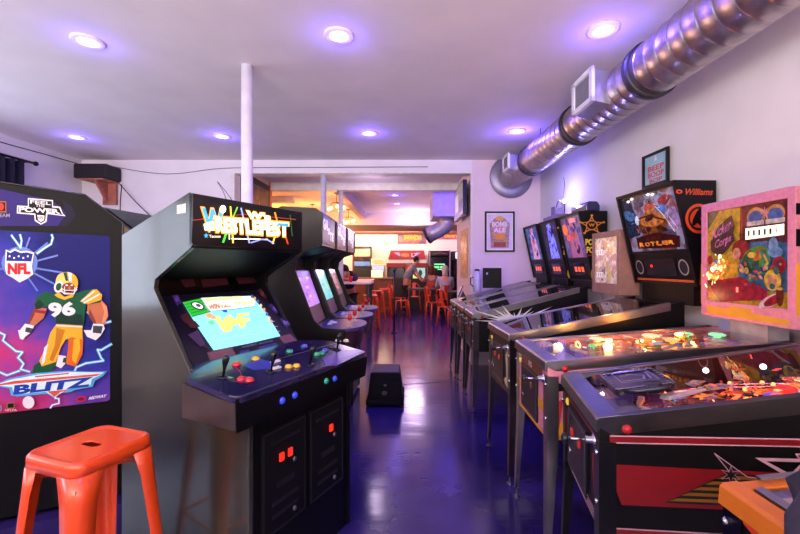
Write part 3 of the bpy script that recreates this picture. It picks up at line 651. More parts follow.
A.rect(.0, .0, 1, 1, M((52, 54, 50), .3, nm='sign_grey')).ell(.3, .86, .25, .16, M((110, 80, 220), .3, nm='violet_flash'))
A.textr('GAL', .05, .52, .42, .92, wl, .06).textr('S', .38, .40, .52, .64, wl, .06).textr('TE', .5, .18, .8, .52, wl, .06).rect(.3, .0, .6, .12, M((150, 120, 130), .4, nm='rose_sign'))
m.build('sign', t)
sO = V((X(-.690) + .006, -.22, .965)); sU = V((0, 1, 0)); sW = V((-.150, 0, .41)).normalized()
m = MB(); m.obox(sO + sU * .22 + sW * .205 - sU.cross(sW) * .004, sU * .262, sW * .225, sU.cross(sW) * .004, BLACKG); m.build('screen_bezel', t)
def scr(cols, nm):
    m = MB(); A = Art(m, sO + sU * -0, sU, sW).size(.42, .42); A.rect(.0, .32, 1, 1, M(cols[0], .15, emit=.95, nm=nm)).rect(0, 0, 1, .30, M(cols[1], .3, emit=.18, nm='instruction_card'))
    rnd = random.Random(cols[0][0])
    for k in range(7): A.ell(rnd.uniform(.1, .9), rnd.uniform(.42, .9), rnd.uniform(.05, .16), rnd.uniform(.02, .05), M(cols[2 + k % 2], .15, emit=.95, noise=.03, nm=nm))
    A.rect(.0, .88, 1, 1, M(cols[4], .15, emit=.8, nm=nm)); return m
m = scr([(170, 120, 220), (96, 60, 90), (220, 170, 190), (150, 90, 200), (120, 90, 190)], 'screen_lavender'); scr1 = m.build('screen', t)
m = MB(); N = 20; pr = []
for k in range(N + 1):
    a = -PI / 2 + PI * k / N; pr.append((X(-.50) + .18 * math.cos(a) ** .8 if abs(math.cos(a)) > 1e-6 else X(-.50), .285 * math.sin(a)))
pr = [(X(-.70), -.272)] + pr + [(X(-.70), .272)]
m.loft([(a, b_, .925) for a, b_ in pr], [(a, b_, .948) for a, b_ in pr], M((62, 50, 110), .4, noise=.2, nm='deck_overlay2'))
m.loft([(X(-.56) + (a - X(-.56)) * .86 if a > X(-.56) else a, b_ * .93, .80) for a, b_ in pr], [(X(-.56) + (a - X(-.56)) * .93 if a > X(-.56) else a, b_ * .97, .925) for a, b_ in pr], M((60, 34, 52), .4, nm='deck_skirt'))
m.build('control_deck', t, bevel=.003)
for x, y in ((-.60, -.04), (-.575, .03), (-.61, .09)):
    m = MB(); m.lathe([(.022, 0), (.022, .004), (.017, .006), (.016, .011), (0, .012)], (X(x), y, .948), M((214, 206, 240), .3, nm='white_button2'), n=16); m.build('push_button', t)
for y in (-.15, .14):
    m = MB(); p = (X(-.43), y, .948); m.lathe([(.02, 0), (.02, .003), (.006, .006), (.006, .05), (.010, .052)], p, M((180, 160, 120), .4, nm='stick_collar'), n=14)
    m.ball((X(-.43), y, 1.015), (.017, .017, .026), M((190, 16, 26), .25, coat=.5, nm='red_knob')); m.build('joystick', t)
m = MB(); m.box(X(-.556), X(-.545), -.13, .13, .35, .72, M((24, 22, 26), .4, .5, nm='coin_door2')); m.build('coin_door', t, bevel=.003)
tx = t
for y, lb, cols in ((3.76, 'middle one of three matching black cabinets with round decks, screen turquoise', [(110, 205, 200), (90, 50, 96), (120, 215, 170), (90, 190, 210), (90, 190, 210)]),
                    (4.38, 'farthest of three matching black cabinets with round decks, screen dusky', [(120, 86, 104), (60, 40, 60), (180, 120, 110), (90, 60, 110), (90, 70, 80)])):
    c = dup(tx, (-.95, y, 0), 0, lb, 'matching black arcade cabinets')
    for ch in c.children:
        if ch.name.startswith('screen') and 'bezel' not in ch.name:
            mm = scr(cols, 'screen_tint'); o2 = mm.build('screen', None); ch.data = o2.data; bpy.data.objects.remove(o2)

# ================================================================== football game cabinet on the left
e = V((773, 400, 0)).normalized(); R0 = V((-1.72, 2.42, 0)); mdir = V((-e.y, e.x, 0))       # e: to the right along the side, mdir: away from camera
def fp(s, z, d=0): return R0 - e * s + Z * z + mdir * d
t = thing('arcade_cabinet', 'black football arcade cabinet with a large blue player picture on its side', 'arcade machine', fp(.45, 0, .35))
P = [(0, .03), (0, 1.66), (.181, 1.815), (.547, 1.855), (.85, 1.875), (.93, 1.80), (.90, 1.62), (.78, 1.50), (.70, 1.12), (.98, 1.00), (.98, .88), (.86, .80), (.86, .03)]
FB = M((7, 7, 10), .5, nm='cabinet_side_black', spec=.15)
m = MB(); m.loft([fp(s, z, 0) for s, z in P], [fp(s, z, .02) for s, z in P], FB)
def bg(nm):
    mt = bpy.data.materials.new(nm); mt.use_nodes = True; nt = mt.node_tree; b = nt.nodes['Principled BSDF']; b.inputs['Roughness'].default_value = .5; b.inputs['Specular IOR Level'].default_value = .15
    tc = nt.nodes.new('ShaderNodeTexCoord'); n1 = nt.nodes.new('ShaderNodeTexNoise'); n1.inputs['Scale'].default_value = 3.4; n1.inputs['Detail'].default_value = 5
    nt.links.new(tc.outputs['Object'], n1.inputs['Vector'])
    sp = nt.nodes.new('ShaderNodeSeparateXYZ'); nt.links.new(tc.outputs['Object'], sp.inputs[0])
    # towards the lower left the print turns from violet blue to magenta and red
    a1 = nt.nodes.new('ShaderNodeMath'); a1.operation = 'MULTIPLY_ADD'; a1.inputs[1].default_value = -.95; a1.inputs[2].default_value = 1.62; nt.links.new(sp.outputs['Z'], a1.inputs[0])
    a2 = nt.nodes.new('ShaderNodeMath'); a2.operation = 'MULTIPLY_ADD'; a2.inputs[1].default_value = -1.3; nt.links.new(sp.outputs['X'], a2.inputs[0]); nt.links.new(a1.outputs[0], a2.inputs[2])
    a3 = nt.nodes.new('ShaderNodeMath'); a3.operation = 'MULTIPLY_ADD'; a3.inputs[1].default_value = 1.5; nt.links.new(n1.outputs['Fac'], a3.inputs[0]); nt.links.new(a2.outputs[0], a3.inputs[2])
    r = nt.nodes.new('ShaderNodeValToRGB'); cols = [(16, 20, 100), (46, 50, 156), (92, 60, 160), (170, 54, 130), (196, 40, 76), (160, 24, 44)]
    for i in range(4): r.color_ramp.elements.new(.5)
    for i, c in enumerate(cols): r.color_ramp.elements[i].position = .2 + i * .17; r.color_ramp.elements[i].color = lin(c)
    mr = nt.nodes.new('ShaderNodeMapRange'); mr.inputs['From Min'].default_value = .3; mr.inputs['From Max'].default_value = 2.0
    nt.links.new(a3.outputs[0], mr.inputs['Value']); nt.links.new(mr.outputs['Result'], r.inputs['Fac']); nt.links.new(r.outputs['Color'], b.inputs['Base Color'])
    return mt
BG = bg('thunder_sky_print')
ink = lambda c, nm='ink': M(c, .5, spec=.15, noise=.08, scale=14, nm=nm)
A = Art(m, fp(0, 0, 0), e, Z, N=-mdir, eps=.00025)
A.crop(0, 0, 1).poly([(-40, 228), (108, 236), (110, 238), (110, 399), (107, 401), (-40, 418)], BG)
A.poly([(-40, 183), (0, 189), (50, 200), (62, 208), (68, 216), (60, 226), (0, 226), (-40, 225)], ink((46, 34, 110), 'violet_cloud')).poly([(62, 200), (72, 206), (76, 216), (68, 226), (58, 226), (66, 214)], ink((22, 18, 48), 'cloud_edge'))
# motto emblem
A.crop(0, 170, 6.14); K = ink((8, 8, 12), 'black_ink'); Wt = M((235, 235, 238), .4, noise=.02, nm='white_ink')
A.poly([(172, 172), (326, 185), (326, 222), (370, 226), (386, 268), (404, 284), (292, 270), (286, 318), (252, 336), (214, 312), (212, 276), (104, 266), (106, 218), (172, 222)], Wt)
A.poly([(178, 180), (320, 192), (320, 230), (364, 234), (380, 268), (390, 277), (284, 262), (279, 312), (252, 328), (221, 306), (218, 268), (111, 260), (113, 226), (178, 230)], K)
A.text('FEEL', [(186, 206), (312, 216), (312, 196), (186, 184)], Wt, .02).text('THE', [(220, 226), (276, 230), (276, 216), (220, 210)], Wt, .01).text('POWER', [(116, 256), (372, 270), (360, 240), (118, 226)], Wt, .04)
A.poly([(230, 276), (274, 280), (272, 308), (252, 320), (234, 306)], Wt).textr('NFL', 234, 284, 270, 302, ink((190, 40, 50), 'red_ink2'), .02)
A.poly([(-20, 190), (40, 193), (40, 262), (-20, 258)], ink((180, 90, 40), 'orange_patch')).poly([(-20, 198), (34, 200), (34, 254), (-20, 250)], K).ell(10, 226, 16, 22, ink((190, 60, 40), 'red_patch')).textr('TEAM', -20, 268, 62, 290, ink((150, 150, 160), 'grey_ink'), .01)
# lightning and rays
cy = M((70, 170, 226), .35, noise=.1, nm='cyan_ink'); pc = M((220, 250, 255), .35, noise=.02, nm='pale_cyan_ink'); rayc = M((56, 92, 190), .35, noise=.3, nm='ray_ink')
A.crop(0, 130, 3.985)
for x, y in ((-30, 560), (150, 640), (230, 620), (260, 570), (230, 500), (190, 450), (120, 430)): A.line([(80, 540), (x, y)], 7, rayc)
A.ell(80, 530, 72, 66, M((44, 100, 200), .35, noise=.15, nm='halo_ink'))
bolts = [[(48, 420), (70, 450), (84, 470), (88, 440), (82, 418)], [(150, 492), (180, 470), (205, 455), (212, 430), (208, 418)]]
for bb in bolts: A.line(bb, 10, cy); A.line(bb, 4, pc)
A.crop(0, 264, 3.985)
bolts = [[(-20, 262), (22, 282), (14, 304), (66, 346), (92, 350), (74, 372), (96, 396), (84, 418), (120, 428)], [(-20, 420), (30, 442), (80, 424)], [(350, 190), (380, 215), (400, 240), (442, 228)], [(445, 318), (404, 342), (390, 340), (404, 372), (414, 384), (344, 394), (306, 410), (298, 428)]]
for bb in bolts: A.line(bb, 11, cy); A.line(bb, 4, pc)
# shield
A.crop(0, 170, 6.14)
A.poly([(40, 488), (66, 500), (96, 482), (130, 500), (170, 496), (214, 508), (200, 590), (208, 640), (170, 668), (124, 690), (84, 662), (44, 640), (36, 600)], Wt)
A.poly([(48, 498), (68, 510), (96, 494), (130, 510), (170, 506), (206, 516), (196, 562), (44, 558)], ink((30, 40, 130), 'navy_ink')).poly([(44, 562), (196, 566), (194, 634), (122, 676), (48, 632)], Wt)
for q in range(5): A.ell(64 + q * 28, 530 + (q % 2) * 10, 6, 6, Wt)
A.textr('NFL', 52, 572, 192, 640, ink((214, 36, 40), 'scarlet_ink'), .06)
# player
A.crop(0, 264, 3.985)
GR = ink((14, 84, 52), 'jersey_green'); GO = ink((236, 176, 44), 'pants_gold'); GD = ink((190, 120, 30), 'gold_shade_ink'); SK = ink((190, 110, 76), 'skin_ink'); SD = ink((130, 60, 46), 'skin_dark_ink'); GK = ink((12, 48, 36), 'green_dark_ink')
A.poly([(165, 385), (228, 385), (222, 408), (186, 440), (128, 446), (138, 402)], GR).poly([(235, 360), (266, 366), (262, 396), (246, 414), (226, 404)], Wt).poly([(256, 372), (270, 370), (262, 392), (252, 390)], GR)
A.poly([(275, 285), (330, 260), (334, 300), (330, 360), (304, 408), (266, 396), (274, 330)], ink((214, 100, 30), 'rust_ink'))
A.poly([(228, 238), (331, 244), (330, 300), (290, 290), (264, 300), (246, 330), (226, 388), (170, 406), (160, 384), (186, 330), (204, 272)], GO)
A.poly([(228, 252), (262, 262), (240, 330), (214, 386), (200, 380), (222, 320)], GD).poly([(180, 330), (196, 316), (180, 392), (168, 400)], Wt).poly([(296, 300), (320, 290), (322, 340), (304, 396), (290, 380)], GO).line([(228, 244), (330, 249)], 5, Wt)
A.poly([(148, 172), (190, 176), (178, 214), (142, 244), (110, 250), (126, 206)], SK).poly([(142, 170), (150, 172), (140, 205), (122, 236), (112, 246), (126, 204)], SD).poly([(146, 180), (188, 186), (186, 198), (142, 192)], ink((150, 30, 60), 'crimson_ink'))
A.poly([(104, 236), (140, 244), (132, 268), (104, 288), (96, 300), (84, 296), (76, 262), (84, 262)], Wt).poly([(108, 250), (138, 256), (128, 274), (104, 268)], ink((60, 60, 70), 'glove_grey'))
A.poly([(352, 160), (404, 140), (428, 166), (434, 205), (418, 240), (386, 244), (362, 212), (350, 186)], SK).poly([(404, 146), (428, 170), (432, 205), (418, 236), (408, 230), (418, 190)], ink((224, 150, 110), 'skin_light_ink')).poly([(360, 176), (376, 210), (390, 240), (380, 242), (356, 206)], SD)
A.poly([(374, 236), (414, 238), (420, 256), (404, 284), (384, 302), (350, 288), (336, 262), (366, 262)], Wt).poly([(374, 244), (412, 246), (406, 276), (372, 272)], ink((60, 64, 72), 'glove_grey'))
A.poly([(140, 160), (150, 128), (186, 108), (226, 118), (262, 128), (300, 118), (336, 106), (384, 98), (410, 126), (404, 152), (346, 162), (336, 242), (226, 236), (216, 190), (190, 168), (146, 180)], GR)
A.poly([(142, 160), (160, 140), (180, 160), (168, 176), (148, 180)], GK).poly([(230, 190), (330, 200), (334, 240), (226, 234)], GK)
A.poly([(322, 148), (372, 102), (388, 100), (410, 122), (406, 142), (352, 160)], GO).line([(330, 146), (378, 108)], 6, Wt).line([(338, 154), (398, 120)], 6, Wt)
A.text('96', [(202, 212), (306, 204), (300, 148), (194, 152)], Wt, .05)
A.ell(270, 74, 45, 43, GO).ell(252, 66, 24, 30, ink((252, 214, 110), 'gold_light_ink')).poly([(256, 34), (270, 32), (276, 66), (266, 68)], GR).poly([(274, 32), (290, 36), (290, 70), (280, 68)], Wt).ell(238, 90, 18, 24, Wt, rot=.3).ell(238, 90, 11, 16, GR, rot=.3)
A.ell(277, 94, 27, 20, SD).ell(270, 84, 6, 3, Wt).ell(290, 84, 5, 3, Wt).ell(281, 94, 5, 7, SK).ell(279, 108, 11, 3, K)
A.line([(244, 104), (262, 118), (296, 118), (310, 100)], 4, Wt).line([(250, 96), (262, 104), (300, 104), (312, 92)], 3, Wt).line([(262, 118), (262, 90)], 3, Wt).line([(300, 118), (302, 92)], 3, Wt)
A.poly([(222, 122), (240, 112), (262, 130), (300, 118), (296, 130), (262, 142), (234, 132)], GO)
# title
A.crop(0, 360, 6.14)
A.poly([(-30, 150), (70, 106), (230, 74), (430, 60), (560, 66), (662, 62), (640, 92), (590, 120), (575, 158), (470, 176), (440, 190), (380, 196), (345, 230), (300, 200), (120, 216), (78, 208), (70, 168)], cy)
A.poly([(-20, 146), (80, 114), (240, 84), (430, 68), (645, 70), (620, 88), (570, 110), (562, 148), (420, 172), (345, 222), (290, 188), (96, 204), (86, 160)], pc)
RO = ink((214, 84, 60), 'coral_ink'); BL = ink((28, 60, 160), 'title_blue')
A.poly([(-16, 146), (100, 122), (630, 78), (600, 92), (100, 140), (-10, 152)], RO).poly([(220, 92), (430, 72), (430, 80), (230, 100)], RO).poly([(300, 186), (445, 172), (380, 190), (342, 218)], RO)
A.text('BLITZ', [(92, 206), (572, 154), (580, 96), (86, 150)], BL, .05, .1)
A.ell(185, 252, 36, 38, Wt).line([(345, 226), (370, 230), (370, 258), (330, 268), (318, 286)], 9, pc)
A.ell(505, 232, 34, 17, ink((200, 30, 60), 'red_oval'), rot=-.15).ell(505, 232, 20, 9, ink((110, 20, 60), 'plum_oval'), rot=-.15).text('MIDWAY', [(548, 238), (660, 220), (664, 202), (554, 218)], Wt, .04, .25)
A.ell(2, 288, 22, 24, ink((130, 150, 190), 'disc_ink')).ell(2, 288, 14, 16, ink((40, 60, 130), 'disc_ink2')).poly([(54, 254), (102, 250), (102, 288), (54, 292)], ink((150, 110, 70), 'patch2')).poly([(60, 260), (96, 257), (96, 282), (60, 285)], K).textr('NFLPA', 44, 292, 116, 304, Wt, .0)
m.build('side_panel', t, world=True)
m = MB(); m.loft([fp(s, z, .68) for s, z in P], [fp(s, z, .70) for s, z in P], FB); m.build('side_panel', t, world=True)
Q = [(.01, .05), (.01, 1.65), (.185, 1.80), (.547, 1.84), (.83, 1.86), (.83, 1.62), (.74, 1.5), (.64, 1.1), (.9, .98), (.9, .9), (.84, .85), (.84, .05)]
m = MB(); m.loft([fp(s, z, .02) for s, z in Q], [fp(s, z, .68) for s, z in Q], BLACK); m.build('body_shell', t, world=True)
m = MB(); m.tube([fp(s, z, .0) for s, z in P[:6]], .006, BLACKG, n=6); m.build('edge_trim', t, world=True)
# dark cabinet in the corner behind
t = thing('arcade_cabinet', 'dark plain cabinet standing behind the football game, only its top showing', 'arcade machine', (-2.35, 3.6, 0))
m = MB(); P2 = [(-.45, .02), (.35, .02), (.35, .95), (.22, 1.0), (.05, 1.35), (.3, 1.45), (.32, 1.79), (.28, 1.81), (-.42, 1.93), (-.45, 1.90)]
DG = M((52, 54, 58), .4, nm='charcoal_board')
for yy in (-.33, .31): m.prism(P2, yy, yy + .02, DG)
m.build('side_panel', t, bevel=.002)
m = MB(); m.prism([(-.43, .04), (.33, .04), (.33, .93), (.2, .98), (.03, 1.35), (.28, 1.46), (.3, 1.78), (-.42, 1.90)], -.31, .31, BLACK); m.build('body_shell', t)
m = MB(); m.box(.3, .31, -.29, .29, 1.5, 1.76, DARK); m.build('sign', t)

# ================================================================== metal stools
ORG = M((222, 72, 22), .28, noise=.06, coat=.35, nm='orange_powder_coat')
ORGD = M((206, 52, 22), .33, noise=.06, coat=.2, nm='orange_powder_coat2')
RUB = M((14, 14, 14), .7, nm='rubber')
def rrect(h, r, z, k=5):
    P = []
    for cx, cy, a0 in ((h - r, h - r, 0), (-h + r, h - r, 90), (-h + r, -h + r, 180), (h - r, -h + r, 270)):
        for i in range(k): a = math.radians(a0 + 90 * i / (k - 1)); P.append((cx + r * math.cos(a), cy + r * math.sin(a), z))
    return P
def stool(name, label, loc, rz, H=.765, top=.145, foot=.205, mat=ORG, group=None, holed=True, cat='stool'):
    t = thing(name, label, cat, loc, rz, group); m = MB(); k = 6; n = 4 * k
    rings = [rrect(top * .80, .03, H - .005, k), rrect(top * .86, .034, H - .006, k), rrect(top * .89, .036, H - .001, k), rrect(top * .95, .040, H, k), rrect(top, .042, H - .010, k), rrect(top * 1.005, .042, H - .022, k), rrect(top * 1.01, .042, H - .05, k)]
    vs = [p for r in rings for p in r]; fs = [(i * n + j, i * n + (j + 1) % n, (i + 1) * n + (j + 1) % n, (i + 1) * n + j) for i in range(len(rings) - 1) for j in range(n)]
    m.add(vs, fs, mat, True)
    # seat plate with a slot
    a, b_ = .042, .018; slot = [(a, b_ * .4), (a * .6, b_), (-a * .6, b_), (-a, b_ * .4), (-a, -b_ * .4), (-a * .6, -b_), (a * .6, -b_), (a, -b_ * .4)]
    out = rings[0]; ns = len(slot)
    sv = [(x, y, H - .005) for x, y in slot]; 
    idx = []
    for j in range(n): 
        ang = math.atan2(out[j][1], out[j][0]) % (2 * PI); bst = min(range(ns), key=lambda q: abs(((math.atan2(slot[q][1] * 2.5, slot[q][0]) - ang + PI) % (2 * PI)) - PI)); idx.append(bst)
    fs = []
    for j in range(n):
        j2 = (j + 1) % n
        if idx[j] == idx[j2]: fs.append((j, j2, n + idx[j]))
        else:
            fs.append((j, j2, n + idx[j2], n + idx[j]))
    m.add(list(out) + sv, fs, mat)
    if True: m.add(sv + [(x * .97, y * .97, H - .009) for x, y, z in sv], [(i, (i + 1) % ns, ns + (i + 1) % ns, ns + i) for i in range(ns)], mat)
    m.build('seat', t, solid=.0015)
    for sx, sy in ((1, 1), (-1, 1), (-1, -1), (1, -1)):
        m = MB(); vs = []; K = 9
        for i in range(K):
            f = i / (K - 1); z = (H - .045) * (1 - f)
            c = top * 1.01 + (foot - top * 1.01) * f; fw = .075 * (1 - f) + .034 * f if i > 0 else .088
            r = .038 * (1 - f) + .012 * f
            sec = [(c, c - fw)] + [(c - r + r * math.cos(q * PI / 8), c - r + r * math.sin(q * PI / 8)) for q in range(5)] + [(c - fw, c)]
            vs += [(x * sx, y * sy, z) for x, y in sec]
        m.add(vs, [(i * 7 + j, i * 7 + j + 1, (i + 1) * 7 + j + 1, (i + 1) * 7 + j) for i in range(K - 1) for j in range(6)], mat, True)
        leg = m.build('leg', t, solid=.002)
        m = MB(); c = foot - .012; m.box(*(sorted((sx * (c - .022), sx * (c + .010)))), *(sorted((sy * (c - .022), sy * (c + .010)))), 0, .012, RUB); m.build('rubber_foot', leg, bevel=.002)
    f = 1 - .22 / (H - .05); c = top * 1.01 + (foot - top * 1.01) * f - .014
    for a_, b2 in (((c, c), (-c, c)), ((-c, c), (-c, -c)), ((-c, -c), (c, -c)), ((c, -c), (c, c))):
        m = MB(); m.cyl((a_[0], a_[1], .22), (b2[0], b2[1], .22), .007, mat, n=10); m.build('foot_rail', t)
    zb = H - .09; c = top * .95
    m = MB(); m.cyl((c, c, zb), (-c, -c, zb), .005, mat, n=8); m.cyl((c, -c, zb), (-c, c, zb), .005, mat, n=8)
    m.build('cross_brace', t)
    m = MB()
    for sx, sy in ((1, 1), (-1, 1), (-1, -1), (1, -1)): m.box(*sorted((sx * (c - .012), sx * (c + .002))), *sorted((sy * (c - .012), sy * (c + .002))), zb - .012, zb + .008, RUB)
    m.build('rubber_stop', t, bevel=.001)
    return t
stool('metal_stool', 'orange metal stool standing in front of the football game', (-1.135, 1.44, 0), math.radians(-19), .765, .138, .185)
# ================================================================== pinball machines
def pinball(label, loc, rz, w=.55, zb=.93, slope=.19, L=1.2, zbot=.54, Lbk=1.28, era='modern', cab=None, side=None, front=None, rail=STEEL, pfmat=None, apron=None,
            box=None, bglass=None, sideart=None, lean=.14, boxtop=1.93, boxbot=1.25, boxw=None, boxd=.22, glow=(255, 150, 70), nglow=6, gstr=1.0, seed=1, dmd=True, bulbs=0, frontart=None, name='pinball_machine', legcol=None, pitch=.0, barw=.062, playdark=False, boxface=None):
    t = thing(name, label, 'pinball machine', loc, rz); rnd = random.Random(seed)
    cab = cab or BLACK; h = w / 2; th = .018; ztop = lambda x: zb - .012 + slope * x
    # cabinet tray
    m = MB(); cr = .03
    for s in (-1, 1):
        y0, y1 = sorted((s * h, s * (h - th)))
        m.prism([(0, zbot), (0, ztop(0)), (Lbk, ztop(Lbk)), (Lbk, zbot + pitch * Lbk)], y0, y1, cab)
    m.box(0, th, -h + th, h - th, zbot, zb - .035, cab); m.box(Lbk - th, Lbk, -h + th, h - th, zbot, ztop(Lbk) - .02, cab); m.box(th, Lbk - th, -h + th, h - th, zbot + .06, zbot + .072, cab)
    if side:
        A = Art(m, (0, -h, zbot), (1, 0, 0), (0, 0, 1), N=(0, -1, 0)); A.size(Lbk, zb - zbot); side(A, Lbk, slope, zb, zbot)
        A = Art(m, (0, h, zbot), (1, 0, 0), (0, 0, 1), N=(0, 1, 0)); A.size(Lbk, zb - zbot); side(A, Lbk, slope, zb, zbot)
    if front:
        A = Art(m, (0, h, zbot), (0, -1, 0), (0, 0, 1), N=(-1, 0, 0)); A.size(w, zb - zbot - .05); front(A)
    m.build('cabinet', t)
    # rails
    for s in (-1, 1):
        m = MB(); hb = .052 if era == 'modern' else .045
        o0, o1 = s * (h + .003), s * (h - .028)
        P = [(.0, zb), (L + .02, zb + slope * (L + .02))]
        Q = []
        for k in range(5): a_ = PI / 2 + PI / 2 * k / 4; Q.append((.022 + .030 * math.cos(a_), zb - hb + .024 - .024 * math.sin(a_)))
        prof = [(-.008, zb), P[1], (P[1][0], P[1][1] - hb)] + [(.04, zb - hb)] + [(-.008, zb - hb * .55)]
        y0, y1 = sorted((o0, s * (h + .0005))); m.prism(prof, y0, y1, rail)
        m.loft([(.0, o0, zb), (.0, o1, zb), (.0, o1, zb - .006), (.0, o0, zb - .006)], [(P[1][0], o0, P[1][1]), (P[1][0], o1, P[1][1]), (P[1][0], o1, P[1][1] - .006), (P[1][0], o0, P[1][1] - .006)], rail)
        m.build('side_rail', t, bevel=.0015)
        for x_ in (.08,) + ((.14,) if era == 'modern' and s < 0 else ()):
            if x_ == .14: continue
            m = MB(); z_ = zb - .034 + slope * x_ * .6
            m.lathe([(.015, 0), (.015, .004), (.010, .006), (.010, .010), (0, .011)], (x_, o0, z_ - .004), M((176, 26, 36), .35, nm='flipper_button_red'), axis=(0, s, 0), n=16); m.build('flipper_button', t)
    m = MB(); m.prism([(-.016, zb - .045), (-.012, zb - .004), (-.004, zb + .003), (barw, zb + .004 + slope * barw), (barw, zb - .01 + slope * barw), (.0, zb - .012), (-.006, zb - .045)], -h - .004, h + .004, rail)
    m.build('lockdown_bar', t, bevel=.002)
    # playfield, sunk below the glass
    dz = .085; slp = slope * .62
    pz = lambda x: zb - dz + slp * x if slope > .12 else zb - .036 + slope * x
    pU = V((1, 0, pz(1) - pz(0))).normalized(); Nn = V((-pU.z, 0, pU.x)); x0 = .05
    m = MB(); pl = (L - x0) / pU.x
    m.loft([(x0, -h + th, pz(x0)), (L, -h + th, pz(L)), (L, -h + th, pz(L) - .012), (x0, -h + th, pz(x0) - .012)], [(x0, h - th, pz(x0)), (L, h - th, pz(L)), (L, h - th, pz(L) - .012), (x0, h - th, pz(x0) - .012)], pfmat or M((120, 70, 50), .3))
    A = Art(m, (x0, h - th, pz(x0)), (0, -1, 0), pU, N=Nn, eps=.0002); A.size(w - 2 * th, pl)
    if not playdark:
        for k in range(26):
            c = [(230, 60, 40), (240, 200, 60), (60, 120, 200), (240, 240, 230), (40, 150, 90), (230, 120, 50)][rnd.randrange(6)]
            x_, y_ = rnd.uniform(.08, .92), rnd.uniform(.24, .95)
            if k % 3: A.ell(x_, y_, rnd.uniform(.02, .10), rnd.uniform(.012, .05), M(c, .25, nm='playfield_ink'), n=14, rot=rnd.uniform(0, 3))
            else: A.star(x_, y_, rnd.uniform(.04, .12), rnd.uniform(.02, .06), M(c, .25, nm='playfield_ink'), rnd.choice((3, 4, 5, 8)), .5)
    for k in range(nglow * 3):
        x_, y_ = rnd.uniform(.15, .85), rnd.uniform(.25, .8)
        c = rnd.choice([glow, glow, (255, 60, 40), (255, 200, 90)])
        A.ell(x_, y_, .022, .012, M(c, .3, emit=rnd.choice((.0, .6, 2.0)) * gstr, nm='lit_insert'), n=12)
    m.build('playfield', t)
    # apron with cards
    m = MB(); ap = apron or M((96, 88, 130), .35, noise=.2, nm='apron_metal'); lift = .022
    a0 = V((x0 + .008, h - th - .001, pz(x0) + lift)); wa = w - 2 * th - .002
    Pp = [(0, 0), (wa, 0), (wa, .10), (wa * .80, .19), (wa * .60, .15), (wa * .42, .15), (wa * .22, .19), (0, .15)]
    pt = lambda p, q: a0 + V((0, -1, 0)) * p[0] + pU * p[1] + Nn * q
    m.loft([pt(p, -.012) for p in Pp], [pt(p, 0) for p in Pp], ap)
    A = Art(m, a0, (0, -1, 0), pU, N=Nn).size(wa, .19)
    cardc = [(214, 206, 196), (196, 160, 130)][seed % 2]
    A.rect(.06, .1, .32, .62, M(cardc, .5, nm='score_card')).rect(.62, .1, .88, .55, M(cardc, .5, nm='score_card'))
    for k in range(4): A.line([(.09, .2 + k * .1), (.29, .2 + k * .1)], .02, M((90, 70, 90), .5, nm='card_ink')).line([(.65, .18 + k * .09), (.85, .18 + k * .09)], .02, M((90, 70, 90), .5, nm='card_ink'))
    m.build('apron', t)
    for s in (-1, 1):
        m = MB(); c = V((x0, 0, pz(x0))) + pU * .21 + V((0, s * .085, 0)); tip = V((x0, 0, pz(x0))) + pU * .175 + V((0, s * .02, 0))
        fm_ = M((226, 60, 40) if seed > 4 else (236, 220, 190), .35, nm='flipper_rubber'); d = tip - c
        m.cyl(c + Nn * .006, c + Nn * .024, .012, fm_, n=12); m.cyl(tip + Nn * .006, tip + Nn * .024, .006, fm_, n=10); sd = Nn.cross(d).normalized()
        m.loft([c + sd * .011 + Nn * .007, c - sd * .011 + Nn * .007, tip - sd * .006 + Nn * .007, tip + sd * .006 + Nn * .007], [c + sd * .011 + Nn * .023, c - sd * .011 + Nn * .023, tip - sd * .006 + Nn * .023, tip + sd * .006 + Nn * .023], fm_)
        m.build('flipper', t)
    base = lambda x_, y_: V((x0, 0, pz(x0))) + pU * x_ + V((0, y_, 0))
    caps = [(235, 232, 220), (214, 50, 40), (246, 190, 60), (60, 170, 110), (90, 110, 220)]
    hmax = lambda x_: min(.05, (zb + slope * x_) - pz(x_) - .012)
    for k in range(5):
        x_, y_ = (.62 + .12 * (k % 3), (-.12, .06, .14, -.02, .0)[k]); c = base(x_, y_); hm = hmax(x_); lit = k < 3
        m = MB(); m.lathe([(.024, 0), (.026, .004), (.018, .006), (.018, hm * .7)], c, M(caps[k], .35, nm='bumper_body'), axis=Nn, n=18)
        m.lathe([(.034, hm * .7), (.036, hm * .78), (.026, hm * .92), (0, hm)], c, M(caps[(k + seed) % 5], .3, emit=(1.6 if lit else .1) * gstr, ecol=glow if lit else None, nm='bumper_cap'), axis=Nn, n=18)
        m.build('bumper', t)
    for k in range(14):
        x_, y_ = rnd.uniform(.28, L - .2), rnd.uniform(-h * .8, h * .8); c = base(x_, y_); hm = min(.03, hmax(x_)); m = MB()
        m.lathe([(.005, 0), (.005, hm), (.007, hm + .002), (0, hm + .004)], c, M(rnd.choice([(230, 230, 226), (240, 190, 70), (220, 60, 50)]), .25, nm='post_plastic'), axis=Nn, n=8); m.build('post', t)
